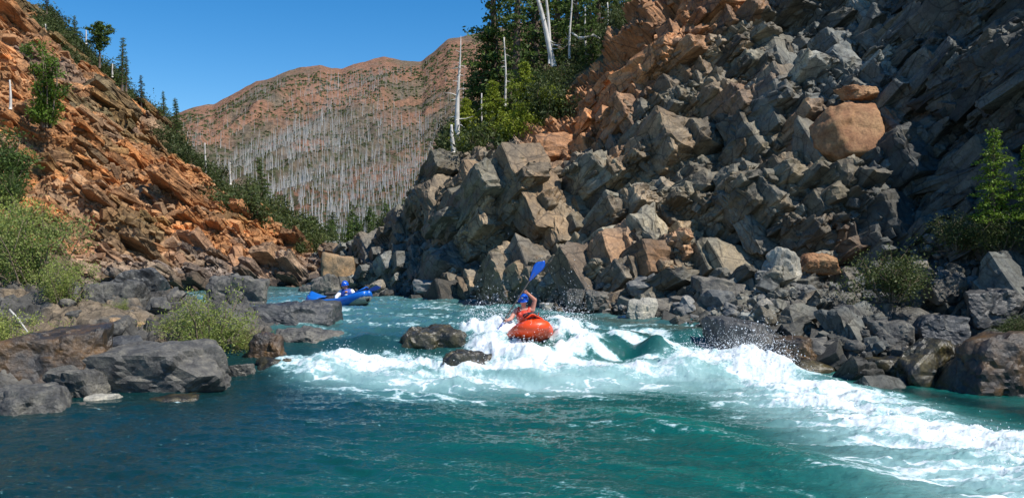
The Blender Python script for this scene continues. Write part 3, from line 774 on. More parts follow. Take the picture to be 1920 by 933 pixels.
# spray droplets thrown off the breaking water
prob = np.clip(foam * strong, 0, 2) ** 2 * (0.3 + splash * 3.0 + kay * 2.2 + rocks_f * .8) * (y > 8) * (np.abs(x) < 14) * np.maximum(y, 1) ** 1.0
prob /= prob.sum()
idx = rng.choice(len(x), 9000, p=prob)
hh = rng.exponential(0.11, 9000) * (0.4 + 1.3 * splash[idx] + 1.2 * kay[idx] + .3 * rocks_f[idx])
cp = np.stack([x[idx] + rng.normal(0, .08, 9000), y[idx] + rng.normal(0, .08, 9000), hgt[idx] + hh], 1)
rs = rng.uniform(0.003, 0.0085, 9000) * (1 + 1.2 * (rng.random(9000) > .93)) * np.exp(-hh * .6)
octv = np.array([[1, 0, 0], [-1, 0, 0], [0, 1, 0], [0, -1, 0], [0, 0, 1], [0, 0, -1]], float)
octf = np.array([[0, 2, 4], [2, 1, 4], [1, 3, 4], [3, 0, 4], [2, 0, 5], [1, 2, 5], [3, 1, 5], [0, 3, 5]])
V = (cp[:, None] + octv[None] * rs[:, None, None] * rng.uniform(.7, 1.5, (9000, 1, 3))).reshape(-1, 3); Fs = (octf[None] + 6 * np.arange(9000)[:, None, None]).reshape(-1, 3)
o = link('spray', mesh_np('spray', V, Fs), plain('spray_white', (0.85, 0.88, 0.9), 0.3, 0.02))
tag(o, 'white droplets of spray above the breaking rapids', 'spray', kind='stuff')

# ------------------------------------------------------------------ rocks
_ico = {}
def ico(sub):
    if sub not in _ico:
        bm = bmesh.new(); bmesh.ops.create_icosphere(bm, subdivisions=sub, radius=1)
        _ico[sub] = (np.array([v.co[:] for v in bm.verts]), np.array([[v.index for v in f.verts] for f in bm.faces])); bm.free()
    return _ico[sub]


def rock_mesh(seed, dims, sub=4, extra=9, sharp=22, jag=1.0, flat_top=True, roundness=0.0, yaw=None):
    r = np.random.default_rng(seed)
    Vd, Fd = ico(sub)
    pl = []
    for ax in range(3):
        for s_ in (-1, 1):
            n = np.zeros(3); n[ax] = s_; n += r.normal(0, 0.2, 3) * (0.5 if ax == 2 and flat_top else 1); n /= np.linalg.norm(n); pl.append((n, r.uniform(0.82, 0.98)))
    for _ in range(extra):
        n = r.normal(0, 1, 3); n /= np.linalg.norm(n); pl.append((n, r.uniform(0.88, 1.15)))
    acc = np.zeros(len(Vd))
    for n, dd in pl:
        acc += np.maximum(0, Vd @ n / dd) ** sharp
    R = acc ** (-1.0 / sharp)
    R = R * (1 - roundness) + roundness
    V = Vd * R[:, None]
    V = V * np.array(dims) / 2
    s_ = float(np.mean(dims))
    o_ = seed * 3.7
    Vn = V / s_
    a, _, _ = blocks(Vn * 3.2 + o_, seed, 0.7); e, _, _ = blocks(Vn * 8 + o_, seed + 1, .8)
    dd = s_ * jag * (0.035 * a + 0.010 * e + 0.03 * (fbm(Vn * 4 + o_, 4, seed) - .5) * 2 + .012 * (fbm(Vn * 16 + o_, 3, seed) - .5) * 2)
    V = V + Vd * dd[:, None]
    if yaw is not None:
        ca, sa = math.cos(yaw), math.sin(yaw); V = V @ np.array([[ca, sa, 0], [-sa, ca, 0], [0, 0, 1]])
    return mesh_np('boulder', V, Fd, smooth=(jag < .8))


rk = [0]
def boulder(px0, py0, px1, py1, d, label, mat='boulder', depth=0.9, sink=0.25, seed=None, name='boulder', cat='boulder', tilt=0.0, sub=5, **kw):
    rk[0] += 1
    seed = seed or 100 + rk[0]
    w = (px1 - px0) * d / FOC; h = (py1 - py0) * d / FOC
    hh = h * (1 + sink)
    cx, _, ztop = P((px0 + px1) / 2, py0, d); 
    me = rock_mesh(seed, (w * 1.04, w * depth, hh * 1.04), sub, **kw)
    o = link(name, me, M[mat], None, (cx, d + w * depth * 0.2, ztop - hh / 2))
    o.rotation_euler = (0, tilt, 0)
    tag(o, label, cat)
    return o

B = boulder
B(132, 648, 430, 752, 15.6, 'large smooth grey slab boulder at the pool edge below the willow bush', 'boulder', .6, .3, seed=901, jag=.85, sharp=40)
B(-60, 722, 122, 804, 13.6, 'grey boulder at the lower left corner beside the pool', 'boulder', .7, .5, jag=.85, sharp=40)
B(150, 738, 214, 764, 14.6, 'small pale rock with a white dried rim, tucked left of the large slab boulder', 'pale', .8, .5, jag=.6, roundness=.3)
B(116, 755, 196, 790, 14.1, 'low pale rounded rock at the waterline right of the corner boulder', 'boulder', .8, .5, jag=.6, roundness=.3)
B(20, 618, 192, 706, 15.4, 'brown stained block resting above the large slab boulder on its left', 'rust', .8, .4, jag=.9)
B(90, 690, 200, 745, 14.9, 'dark rock in the gap between the corner boulder and the large slab', 'boulder', 1.0, .8)
B(150, 524, 262, 606, 19.5, 'big grey rounded boulder behind the brown block on the left bank', 'boulder', .9, .3)
B(203, 511, 306, 575, 24.0, 'dark flat topped boulder on the far edge of the left bank', 'dark', .8, .4)
B(388, 513, 500, 590, 22.5, 'tall grey boulder left of midstream behind the willow bush', 'boulder', .8, .3)
B(455, 568, 628, 622, 19.6, 'long dark flat boulder jutting into the river toward the blue kayak', 'dark', .55, .45, seed=955)
B(512, 612, 630, 668, 18.4, 'pale grey block at the left edge of the rapid', 'boulder', .7, .4, seed=931)
B(468, 625, 530, 680, 17.5, 'mossy tan boulder at the right foot of the willow bush', 'rust', .8, .4)
B(196, 630, 270, 662, 17.2, 'small dark rounded rock just above the large slab boulder', 'dark', .9, .4, jag=.7)
B(158, 594, 262, 642, 18.0, 'tan grey rock between the brown block and the willow bush', 'tan', .8, .4)
B(738, 612, 880, 690, 18.1, 'large mossy brown rock in midstream with water pouring round it', 'wet', .6, .6, seed=944, jag=.9, roundness=.4)
B(816, 660, 916, 712, 16.7, 'dark wet rock in the foam in front of the midstream rock', 'wet', .8, .9, seed=948, jag=.9, roundness=.35)
B(270, 742, 392, 780, 14.6, 'low dark rock awash below the large slab boulder', 'wet', .7, .6, jag=.6, roundness=.3)
B(418, 682, 478, 716, 16.6, 'small wet rock with a white rim in the side channel', 'boulder', .8, .5)
B(478, 668, 560, 700, 17.0, 'low dark wet rock at the left end of the foam line', 'wet', .8, .5, jag=.7)
B(556, 682, 606, 700, 16.9, 'barely covered yellowish rock at the edge of the foam', 'wet', .8, .6, jag=.6, roundness=.3)
B(598, 474, 668, 556, 36.0, 'tan boulder at the foot of the V between hillside and cliff', 'tan', .8, .3, jag=.6)
B(582, 515, 636, 560, 32.5, 'dark angular boulder behind the blue kayaker', 'boulder', .8, .3, seed=977)
B(556, 535, 590, 556, 33.5, 'small grey rock in the water left of the dark angular boulder', 'boulder', .8, .4)
B(1174, 560, 1228, 606, 20.4, 'pale square block standing at the water edge under the cliff', 'pale', .8, .3, seed=921)
B(1428, 470, 1500, 545, 20.8, 'cream coloured slab leaning in the scree above the right bank', 'pale', .5, .3, tilt=.3)
B(1500, 474, 1566, 506, 21.0, 'orange flat topped block on the scree beside the cream slab', 'orange', .8, .3)
B(1526, 196, 1658, 298, 23.2, 'large orange square block wedged in the cliff face', 'orange', .7, .15, seed=991, extra=14, jag=.55, sharp=40, tilt=-.12)
B(1590, 160, 1645, 182, 23.6, 'small orange stone on the ledge above the large orange block', 'orange', .8, .3)
B(1350, 598, 1462, 682, 17.6, 'dark grey boulder at the right of the biggest splash', 'dark', .7, .4, jag=.9)
B(1456, 636, 1536, 684, 16.9, 'mossy yellow and black rock with water running over it', 'rust', .8, .4)
B(1562, 598, 1638, 645, 18.0, 'rounded grey boulder on the right bank above the wet black rocks', 'boulder', .8, .3, jag=.6, roundness=.25)
B(1566, 655, 1634, 688, 17.2, 'smooth oval dark rock at the water edge', 'dark', .8, .4, jag=.5, roundness=.4)
B(1440, 674, 1560, 706, 16.6, 'flat black wet rock lying in the backwater', 'wet', .7, .5, jag=.6, roundness=.3)
B(1620, 668, 1730, 716, 16.6, 'long black wet boulder left of the rust stained boulder', 'wet', .7, .5, jag=.7, roundness=.2)
B(1690, 640, 1830, 742, 16.0, 'big black wet boulder at the water edge on the far right bank', 'wet', .7, .4, jag=.8, roundness=.15)
B(1790, 628, 1990, 755, 15.2, 'massive rust stained wet boulder at the right edge of the picture', 'rust', .7, .4, jag=.8, roundness=.15)
B(1640, 600, 1720, 650, 17.4, 'grey angular boulder beneath the right bank bush', 'boulder', .8, .3)
B(1720, 590, 1800, 640, 17.4, 'blue grey broken boulder right of the bank bush', 'dark', .8, .3)
B(1740, 520, 1812, 560, 18.8, 'light grey wedge boulder on the upper right scree', 'boulder', .8, .3)
B(1820, 540, 1920, 600, 17.4, 'dark slab boulder below the young fir', 'dark', .8, .3)
B(1060, 540, 1098, 572, 22.4, 'rounded grey boulder under the cliff right of the raised paddle', 'boulder', .9, .3)
B(1100, 545, 1150, 575, 22.2, 'broad grey boulder among the cliff foot rocks', 'boulder', .9, .3)
B(1230, 555, 1330, 600, 20.9, 'wide brown grey bedrock hump under the dark hollow of the cliff', 'boulder', .8, .4)
B(1300, 520, 1420, 600, 20.6, 'smooth grey bedrock hump at the foot of the cliff', 'boulder', .7, .3, jag=.8)
B(1016, 568, 1062, 588, 23.6, 'low pale flat stone at the shore right of the orange kayaker', 'pale', .8, .4)

# loose stones of the scree, placed on the surface itself
RV = [rock_mesh(500 + k, (1.0, rng.uniform(.7, 1.0), rng.uniform(.5, .8)), 3, jag=1.1, extra=8) for k in range(10)]
def stones(n, surf, pred, size, label, group, seedoff, mat, cat='rock'):
    cnt = 0; tries = 0; r = np.random.default_rng(seedoff)
    var = []
    for m_ in RV:
        mc = m_.copy(); mc.materials.clear(); mc.materials.append(M[mat]); var.append(mc)
    while cnt < n and tries < n * 400:
        tries += 1
        iu = r.integers(60, surf.nu - 60); iv = r.integers(0, surf.nv)
        if r.random() > pred(surf.px[iu, iv], surf.py[iu, iv]): continue
        p = surf.G[iu, iv]
        if p[2] < level(p[1]) - 0.05 or p[1] > 40: continue
        s_ = size * r.lognormal(0, 0.38)
        o = link('rock', var[r.integers(0, len(var))], None, None, p + np.array([0, -0.05, s_ * .18]))
        o.scale = (s_, s_ * r.uniform(.8, 1.1), s_ * r.uniform(.7, 1.1))
        o.rotation_euler = (r.normal(0, .35), r.normal(0, .35), r.uniform(0, 6.28))
        tag(o, label, cat, group); cnt += 1

def z1(px_, py_):   # cliff foot, centre
    return float(1000 < px_ < 1440 and py_ > 545 - (px_ - 1000) * .02)
def z2(px_, py_):   # right bank lower
    return float(px_ > 1440 and px_ < 1960 and py_ > 540)
def z3(px_, py_):   # right bank upper
    return float(1440 < px_ < 1960 and 425 < py_ <= 540)
def z4(px_, py_):
    return float(700 < px_ <= 1000 and py_ > 545)
stones(70, RS, z1, .30, 'loose grey stone among the rocks along the foot of the cliff', 'stones along the cliff foot', 1, 'scree')
stones(110, RS, z2, .34, 'angular grey stone in the rubble at the water side of the right bank', 'rubble on the lower right bank', 2, 'boulder')
stones(90, RS, z3, .27, 'pale grey stone on the scree slope under the right hand cliff', 'scree on the upper right bank', 3, 'scree')
stones(16, RS, z4, .35, 'water worn grey stone at the foot of the left end of the cliff', 'stones at the left end of the cliff', 4, 'scree')
# left bank stones
r = np.random.default_rng(5)
for k in range(60):
    while True:
        xx, yy = r.uniform(-12, -4.3), r.uniform(12.5, 24)
        s0 = float(poly_sd(np.array([xx]), np.array([yy]), BP)[0])
        if s0 > 0.0 and xx / yy > -0.6: break
    zz = float(bank_z(np.array([xx]), np.array([yy]))[0]); s_ = 0.38 * r.lognormal(0, .35)
    m_ = RV[k % 10].copy() if k < 10 else lbm[k % 10]
    if k < 10:
        m_.materials.clear(); m_.materials.append(M['boulder'] if k % 3 else M['dark'])
        if k == 0: lbm = []
        lbm.append(m_)
    o = link('rock', m_, None, None, (xx, yy, zz + s_ * .12)); o.scale = (s_, s_, s_ * .8); o.rotation_euler = (r.normal(0, .3), r.normal(0, .3), r.uniform(0, 6.28))
    tag(o, 'loose dark stone lying between the boulders of the left bank', 'rock', 'stones on the left bank')
# finest rubble as one mass
def rubble(n, surf, pred, smin, smax, seed):
    r = np.random.default_rng(seed); Vd, Fd = ico(2)
    VV = []; FF = []; k = 0
    tries = 0
    while k < n and tries < n * 60:
        tries += 1
        iu = r.integers(60, surf.nu - 60); iv = r.integers(0, surf.nv)
        if r.random() > pred(surf.px[iu, iv], surf.py[iu, iv]): continue
        p = surf.G[iu, iv]
        if p[2] < level(p[1]) - .03 or p[1] > 40: continue
        s_ = r.uniform(smin, smax)
        A = r.normal(0, 1, (9, 3)); A /= np.linalg.norm(A, axis=1, keepdims=True)
        R = 1 / np.maximum((Vd @ A.T / r.uniform(.7, 1, 9)).max(1), .55)
        VV.append(Vd * R[:, None] * s_ * np.array([1, r.uniform(.6, 1), r.uniform(.4, .8)]) * .5 @ np.array(Matrix.Rotation(r.uniform(0, 6), 3, 'Z')) + p); FF.append(Fd + k * len(Vd)); k += 1
    cc = np.repeat(r.uniform(.6, 1.5, (k, 1)) * np.array([[.13, .135, .13]]) + r.uniform(0, .06, (k, 1)) * np.array([[1.5, .8, .2]]), len(Vd), 0)
    return mesh_np('rubble', np.concatenate(VV), np.concatenate(FF), cc)
def zr(a, b): return max(z1(a, b), z2(a, b), z3(a, b), .6 * float(1380 < a < 1680 and 130 < b < 200))
o = link('rubble', rubble(2600, RS, zr, .06, .17, 9), M['bank']); tag(o, 'fine stone rubble filling the gaps of the right bank', 'rubble', kind='stuff')

# ------------------------------------------------------------------ foliage
def leaves(cen, nrm, size, r, aspect=0.45):
    n = len(cen)
    a = r.normal(0, 1, (n, 3)); a = a + nrm * 1.2; a /= np.linalg.norm(a, axis=1, keepdims=True)
    b = np.cross(a, r.normal(0, 1, (n, 3))); b /= np.linalg.norm(b, axis=1, keepdims=True) + 1e-9
    s = (size * r.uniform(.6, 1.4, n))[:, None]
    V = np.stack([cen - a * s * .5, cen + b * s * aspect * .5, cen + a * s * .5, cen - b * s * aspect * .5], 1).reshape(-1, 3)
    F = np.arange(4 * n).reshape(n, 4)
    return V, F


def tube_np(pts, rad, k=6):
    pts = np.array(pts, float); n = len(pts); V = []
    for i in range(n):
        t = pts[min(i + 1, n - 1)] - pts[max(i - 1, 0)]; t /= np.linalg.norm(t) + 1e-9
        s = np.cross(t, [0.3, 0.9, 0.1]); s /= np.linalg.norm(s) + 1e-9; w = np.cross(t, s)
        for j in range(k):
            a = 2 * math.pi * j / k; V.append(pts[i] + (s * math.cos(a) + w * math.sin(a)) * rad[i])
    F = [[i * k + j, i * k + (j + 1) % k, (i + 1) * k + (j + 1) % k, (i + 1) * k + j] for i in range(n - 1) for j in range(k)]
    for e in (0, n - 1):
        V.append(pts[e]); ci = len(V) - 1
        F += [[e * k + j, e * k + (j + 1) % k, ci, ci] for j in range(k)]
    return np.array(V), np.array(F)


def join(parts):
    V = []; F = []; o = 0
    for v, f in parts:
        V.append(v); F.append(f + o); o += len(v)
    return np.concatenate(V), np.concatenate(F)


def tube_mesh(name, tubes):
    bm = bmesh.new()
    for v, f in tubes:
        vs = [bm.verts.new(p) for p in v]
        for q_ in f:
            q_ = list(dict.fromkeys(int(t) for t in q_))
            try: bm.faces.new([vs[t] for t in q_])
            except ValueError: pass
    me = bpy.data.meshes.new(name); bm.to_mesh(me); bm.free()
    me.polygons.foreach_set('use_smooth', np.ones(len(me.polygons), bool))
    return me


def make_tree(kind, h, seed, leafsize, dens=1.0, mat='pine', name='conifer', trunkmat='bark', w=None):
    r = np.random.default_rng(seed); tubes = []; cen = []; nr = []; lv = []
    lean = r.normal(0, .03, 2) * h
    def axis(t): return np.array([lean[0] * t * t, lean[1] * t * t, h * t])
    tubes.append(tube_np([axis(t) for t in np.linspace(0, 1, 9)], [0.022 * h * (1 - t) ** .8 + .004 * h for t in np.linspace(0, 1, 9)], 7))
    if kind == 'cone': W = w or .21; t0, nb = .12, int(64 * dens)
    elif kind == 'umbrella': W = w or .26; t0, nb = .38, int(20 * dens)
    else: W = w or .16; t0, nb = .2, int(46 * dens)
    lobes = r.uniform(.55, 1.25, 12)
    for k in range(nb):
        t = t0 + (1 - t0) * (k + r.random()) / nb
        az = k * 2.4 + r.normal(0, .3)
        if kind == 'cone': L_ = W * h * (1 - t) ** .85 * r.uniform(.6, 1.15) + .03 * h
        elif kind == 'umbrella': L_ = W * h * (0.45 + .6 * math.sin(math.pi * min(1, (t - t0) / (1 - t0) * .8 + .1))) * r.uniform(.5, 1.1)
        else: L_ = W * h * (1 - t) ** .6 * r.uniform(.35, 1.15) + .02 * h
        L_ *= lobes[int(t * 11.9)]
        dr = np.array([math.cos(az), math.sin(az), (0.25 if kind == 'umbrella' else r.uniform(-.25, .25))])
        b0_ = axis(t); pts = [b0_ + dr * L_ * s_ + np.array([0, 0, (-.10 if kind != 'umbrella' else .05) * L_ * s_ * s_ * 1.5]) for s_ in (0, .35, .7, 1)]
        tubes.append(tube_np(pts, [.006 * h * (1 - t) + .002 * h, .004 * h * (1 - t) + .0015 * h, .002 * h, .001 * h], 4))
        nl = max(8, int(150 * dens * L_ / (W * h + .01)))
        s_ = r.random(nl) ** .7
        base = np.array([np.interp(s_, [0, .35, .7, 1], [p_[j] for p_ in pts]) for j in range(3)]).T
        sp = L_ * .20 * (1.15 - s_)[:, None] + leafsize * .5
        ofs = r.normal(0, 1, (nl, 3)) * sp * np.array([1, 1, .38])
        cen.append(base + ofs); nr.append(np.tile(dr * np.array([1, 1, .2]), (nl, 1)))
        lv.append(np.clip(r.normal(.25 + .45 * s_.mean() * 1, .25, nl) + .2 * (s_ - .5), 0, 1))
    cen = np.concatenate(cen); nr = np.concatenate(nr); lv = np.concatenate(lv)
    V, F = leaves(cen, nr, leafsize, r, .5)
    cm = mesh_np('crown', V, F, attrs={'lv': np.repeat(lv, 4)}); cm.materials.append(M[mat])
    tm = tube_mesh('trunk', tubes); tm.materials.append(M[trunkmat])
    e = bpy.data.objects.new(name, None); C.objects.link(e)
    link('trunk', tm, None, e); link('crown', cm, None, e)
    return e


def make_shrub(seed, w, h, leafsize, nleaf, mat='shrub', name='shrub', stems=9, upright=False, aspect=.45):
    r = np.random.default_rng(seed); tubes = []; cen = []; nr = []; lv = []
    for s_ in range(stems):
        az = r.uniform(0, 6.28); rad = w * .5 * r.uniform(.15, 1.0); top = h * (r.uniform(.35, 1.2) if upright else r.uniform(.45, 1.0) * (1 - .45 * (rad / (w * .5)) ** 2))
        b_ = np.array([math.cos(az), math.sin(az), 0]) * rad * .25; e = np.array([math.cos(az) * rad, math.sin(az) * rad, top])
        mid_ = (b_ + e) / 2 + np.array([0, 0, top * .12]) + r.normal(0, .05, 3) * w
        pts = [b_, mid_, e]
        tubes.append(tube_np(pts, [.012 * h + .004, .008 * h + .002, .002 * h + .001], 4))
        nl = nleaf // stems
        nsub = 5
        for q_ in range(nsub):
            s1_ = r.uniform(.1 if upright else .3, 1); c0 = np.array([np.interp(s1_, [0, .5, 1], [p_[j] for p_ in pts]) for j in range(3)])
            dr = r.normal(0, 1, 3) * np.array([1, 1, .7]) + np.array([0, 0, .8 if upright else .4]); dr /= np.linalg.norm(dr)
            Ls = w * r.uniform(.12, .26)
            tubes.append(tube_np([c0, c0 + dr * Ls], [.004 * h + .001, .001], 3))
            t = r.random(nl // nsub)[:, None]
            cen.append(c0 + dr * Ls * t * 1.1 + r.normal(0, 1, (len(t), 3)) * (w * .045 + leafsize * .5) * (1 if not upright else .6)); nr.append(np.tile(dr, (len(t), 1)))
            lv.append(np.clip(r.normal(r.uniform(.3, .7), .2, len(t)), 0, 1))
    cen = np.concatenate(cen); nr = np.concatenate(nr); lv = np.concatenate(lv); cen[:, 2] = np.maximum(cen[:, 2], -.1 * h)
    V, F = leaves(cen, nr, leafsize, r, aspect)
    cm = mesh_np('foliage', V, F, attrs={'lv': np.repeat(lv, 4)}); cm.materials.append(M[mat])
    tm = tube_mesh('stem', tubes); tm.materials.append(M['twig'])
    e = bpy.data.objects.new(name, None); C.objects.link(e)
    link('stem', tm, None, e); link('foliage', cm, None, e)
    return e


def make_snag(seed, h, rad, nb=14, mat='snag', lean=0.03, broken=False):
    r = np.random.default_rng(seed); lx, ly = r.normal(0, lean, 2) * h
    ax = lambda t: np.array([lx * t + .01 * h * math.sin(t * 5 + seed), ly * t, h * t])
    trunk = [tube_np([ax(t) for t in np.linspace(0, 1, 12)], [rad * (1 - t * (.55 if broken else .93)) for t in np.linspace(0, 1, 12)], 7)]
    br = []
    for k in range(nb):
        t = r.uniform(.15, .92); az = r.uniform(0, 6.28); L_ = h * .16 * (1.1 - t) * r.uniform(.5, 1.5)
        dr = np.array([math.cos(az), math.sin(az), r.uniform(-.4, .35)]); p0 = ax(t)
        pts = [p0, p0 + dr * L_ * .5 + np.array([0, 0, -.02 * L_]), p0 + dr * L_ + np.array([0, 0, r.uniform(-.3, .1) * L_])]
        br.append(tube_np(pts, [rad * .22 * (1 - t) + .01, rad * .12 * (1 - t) + .007, .004], 4))
    return trunk, br


def snag_obj(name, seed, h, rad, nb, label, loc, broken=False, lean=.03):
    t, b_ = make_snag(seed, h, rad, nb, lean=lean, broken=broken)
    e = bpy.data.objects.new(name, None); C.objects.link(e); e.location = tuple(loc)
    link('trunk', tube_mesh('trunk', t), M['snag'], e)
    if nb:
        for bb_ in b_: link('branch', tube_mesh('branch', [bb_]), M['snag'], e)
    tag(e, label, 'dead tree'); return e


def put(e, px_, pybase, d, label, cat='tree', rz=None, sc=1.0, group=None):
    p = P(px_, pybase, d); e.location = tuple(p); e.rotation_euler.z = random.uniform(0, 6.28) if rz is None else rz
    e.scale = (sc, sc, sc); tag(e, label, cat, group); return e

# -- big trees on the ridge of the right cliff
hm = lambda pxh, d: pxh * d / FOC
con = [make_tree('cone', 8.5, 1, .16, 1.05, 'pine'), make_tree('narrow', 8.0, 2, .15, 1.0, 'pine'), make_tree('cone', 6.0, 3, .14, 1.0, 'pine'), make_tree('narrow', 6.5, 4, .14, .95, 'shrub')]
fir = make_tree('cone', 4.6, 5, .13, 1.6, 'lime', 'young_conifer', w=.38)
ridge = [
    (0, 930, 255, 38, 1.05, 'dark conifer left of the dense clump on the right cliff ridge'),
    (1, 968, 235, 36.5, 1.05, 'tall dark conifer above the yellow green bush on the ridge'),
    (0, 1003, 200, 40, 1.15, 'broad dark conifer left of the white leaning snags'),
    (1, 1045, 160, 42, 1.0, 'narrow conifer between the two white leaning snags'),
    (2, 1085, 130, 38, 1.0, 'bushy conifer at the curved white branch'),
    (3, 1120, 100, 40, 1.0, 'dark conifer above the orange ridge rocks'),
    (0, 1155, 90, 44, .9, 'conifer at the right end of the ridge clump'),
    (3, 1195, 50, 38, .8, 'rightmost conifer before the orange cliff top'),
    (2, 900, 285, 38, .95, 'smaller conifer beside the tall bare snag'),
    (3, 882, 300, 40, .75, 'low dark conifer behind the tall bare snag'),
    (1, 1065, 120, 50, 1.15, 'conifer standing further back on the wooded slope'),
    (0, 1020, 150, 54, 1.1, 'farthest dark conifer on the wooded slope'),
    (2, 960, 290, 35, .6, 'small conifer at the edge of the cliff top'),
    (2, 1110, 140, 34.5, .6, 'short conifer rooted just behind the orange ridge'),
]
first = set()
for k, a, b_, d_, s_, lab in ridge:
    e = con[k] if k not in first else copy_tree(con[k]); first.add(k)
    put(e, a, b_ + 14, d_, lab, 'conifer', sc=s_)
put(fir, 922, 292, 34.0, 'bright yellow green bushy conifer at the cliff edge', 'conifer', sc=.62)
e = put(copy_tree(fir), 870, 305, 35, 'pale green young conifer at the foot of the tall bare snag', 'conifer', sc=.55)
e = put(copy_tree(fir), 985, 250, 34, 'yellow green young conifer above the black overhang', 'conifer', sc=.6)
# snags on the ridge
snag_obj('dead_tree', 3, hm(215, 34), .13, 26, 'tall bare grey snag at the left end of the cliff ridge', P(858, 284, 34), lean=.01)
snag_obj('dead_tree', 8, hm(52, 33), .1, 5, 'short broken white snag beside the tall bare snag', P(850, 286, 33), True, .04)
for sd_, a0, b0_, a1, b1_, lab in [(11, 1040, 125, 1000, -30, 'thick white leaning snag in the ridge clump'), (12, 1032, 120, 1022, -40, 'thin pale snag beside the thick leaning snag'), (13, 1198, 40, 1190, -60, 'white snag at the top of the wooded slope'), (14, 905, 275, 903, 175, 'thin grey snag between the bare snag and the bushy conifer'), (15, 1100, 120, 1096, 10, 'thin grey snag over the curved white branch'), (16, 1068, 110, 1072, -20, 'pale bare pole right of the leaning snags'), (17, 1140, 85, 1139, 5, 'short grey snag above the orange ridge rocks'), (18, 948, 200, 946, 70, 'bare grey pole among the left conifers')]:
    p0 = P(a0, b0_, 35); p1 = P(a1, b1_, 35); dv_ = p1 - p0; L_ = np.linalg.norm(dv_)
    e = snag_obj('dead_tree', sd_, L_, {11: .13, 12: .08, 13: .08}.get(sd_, .05), 8, lab, p0, True, .0)
    e.rotation_euler = (0, math.atan2(dv_[0], dv_[2]), 0)
cb = [P(1072, 62, 34.5), P(1085, 71, 34.3), P(1098, 71, 34.2), P(1112, 66, 34.2), P(1125, 73, 34.3), P(1133, 80, 34.4)]
tag(link('dead_branch', tube_mesh('dead_branch', [tube_np(np.array(cb), [.03, .05, .06, .05, .04, .03], 6)]), M['snag']), 'curved white dead branch lying on the ridge bushes', 'branch')

# -- shrubs
sh = [make_shrub(21, 2.2, 1.3, .12, 2600), make_shrub(22, 1.8, 1.5, .12, 2300), make_shrub(23, 2.6, 1.2, .13, 2800)]
usedsh = set()
def shr(k, a, b_, d_, s_, lab, grp=None, rz=None):
    e = sh[k] if k not in usedsh else copy_tree(sh[k]); usedsh.add(k)
    return put(e, a, b_, d_, lab, 'shrub', rz, s_, grp)
r = np.random.default_rng(66)
ls0 = make_shrub(24, 2.0, 1.3, .11, 2600, 'lime', 'yellow_shrub')
for k, (a, lab) in enumerate([(885, 'yellow green shrub at the foot of the bare snag'), (935, 'yellow green shrub on the cliff edge under the bushy conifer'), (965, 'wide yellow green shrub above the black overhang'), (1000, 'yellow green shrub where the orange ridge begins'), (1040, 'yellow green shrub on the orange ridge below the leaning snags')]):
    t = np.interp(a, [c_[0] for c_ in RC], [c_[1][-4][0] for c_ in RC]); dd_ = np.interp(a, [c_[0] for c_ in RC], [c_[1][-4][1] for c_ in RC])
    e = ls0 if k == 0 else copy_tree(ls0); put(e, a, t + 8, dd_ + .9, lab, 'shrub', sc=[.6, .8, .9, .7, .6][k])
for k in range(44):     # on the wooded slope above the cliff
    a = r.uniform(815, 1215)
    t = np.interp(a, [c_[0] for c_ in RC], [c_[1][-4][0] for c_ in RC])
    dd_ = np.interp(a, [c_[0] for c_ in RC], [c_[1][-4][1] for c_ in RC])
    back_ = r.uniform(0.5, 12); q_, iu, iv = RS.at(a, t)
    iv = min(np.searchsorted(RS.d[iu], dd_ + back_), RS.nv - 1); p = RS.G[iu, iv]
    e = sh[k % 3] if k % 3 not in usedsh else copy_tree(sh[k % 3]); usedsh.add(k % 3)
    e.location = tuple(p - np.array([0, 0, .15])); e.rotation_euler.z = r.uniform(0, 6.28); s_ = r.uniform(.5, 1.1); e.scale = (s_, s_, s_ * r.uniform(.9, 1.4)); tag(e, 'green shrub in the thicket behind the cliff edge', 'shrub', 'shrubs behind the cliff edge')
for k in range(140):     # along the crest of the left hillside
    a = r.uniform(60, 600)
    t = np.interp(a, [c_[0] for c_ in LC], [c_[1][-4][0] for c_ in LC]); dd_ = np.interp(a, [c_[0] for c_ in LC], [c_[1][-4][1] for c_ in LC])
    off = r.exponential(13) - 2 if r.random() < .88 else r.uniform(0, 60)
    q_, iu, iv = LS.at(a, t + off)
    p = LS.G[iu, iv]; e = copy_tree(sh[k % 3])
    e.location = tuple(p - np.array([0, 0, .2])); e.rotation_euler.z = r.uniform(0, 6.28); s_ = r.uniform(.6, 1.3); e.scale = (s_ * 1.2, s_ * 1.2, s_ * 1.1); tag(e, 'dark green shrub growing along the crest of the orange hillside', 'shrub', 'shrubs along the hillside crest')
# hillside trees
um = make_tree('umbrella', 3.2, 31, .14, 1.5, 'pine', 'pine_tree')
put(um, 187, 128, 60, 'flat topped pine on the skyline of the orange hillside', 'pine', sc=.95)
for k, a, b_, d_, s_, lab in [(1, 229, 176, 60, .48, 'tall dark conifer on the skyline beside the flat topped pine'), (0, 140, 82, 64, .24, 'small dark conifer on the skyline at the upper left'),
                              (3, 265, 206, 60, .36, 'small bushy conifer below the tall skyline conifer'), (0, 307, 222, 61, .22, 'tiny pointed conifer near the bottom of the skyline trees'), (2, 333, 252, 60, .4, 'rounded conifer last in the row of skyline trees'),
                              (3, 88, 26, 62, .25, 'dark small tree at the top left of the hillside'), (1, 237, 172, 59, .3, 'short conifer tucked against the tall skyline conifer'), (2, 495, 405, 110, 1.2, 'lone green conifer standing in the valley left of centre')]:
    put(copy_tree(con[k]), a, b_, d_, lab, 'conifer', sc=s_)
lt = make_shrub(41, 2.6, 3.6, .16, 7000, 'fir', 'small_tree', 16, True)
put(lt, 90, 240, 41.5, 'tall green bushy tree growing on the orange slope', 'tree', sc=.88)
dk = make_shrub(42, 2.2, 3.6, .13, 6000, 'pine', 'small_tree', 14)
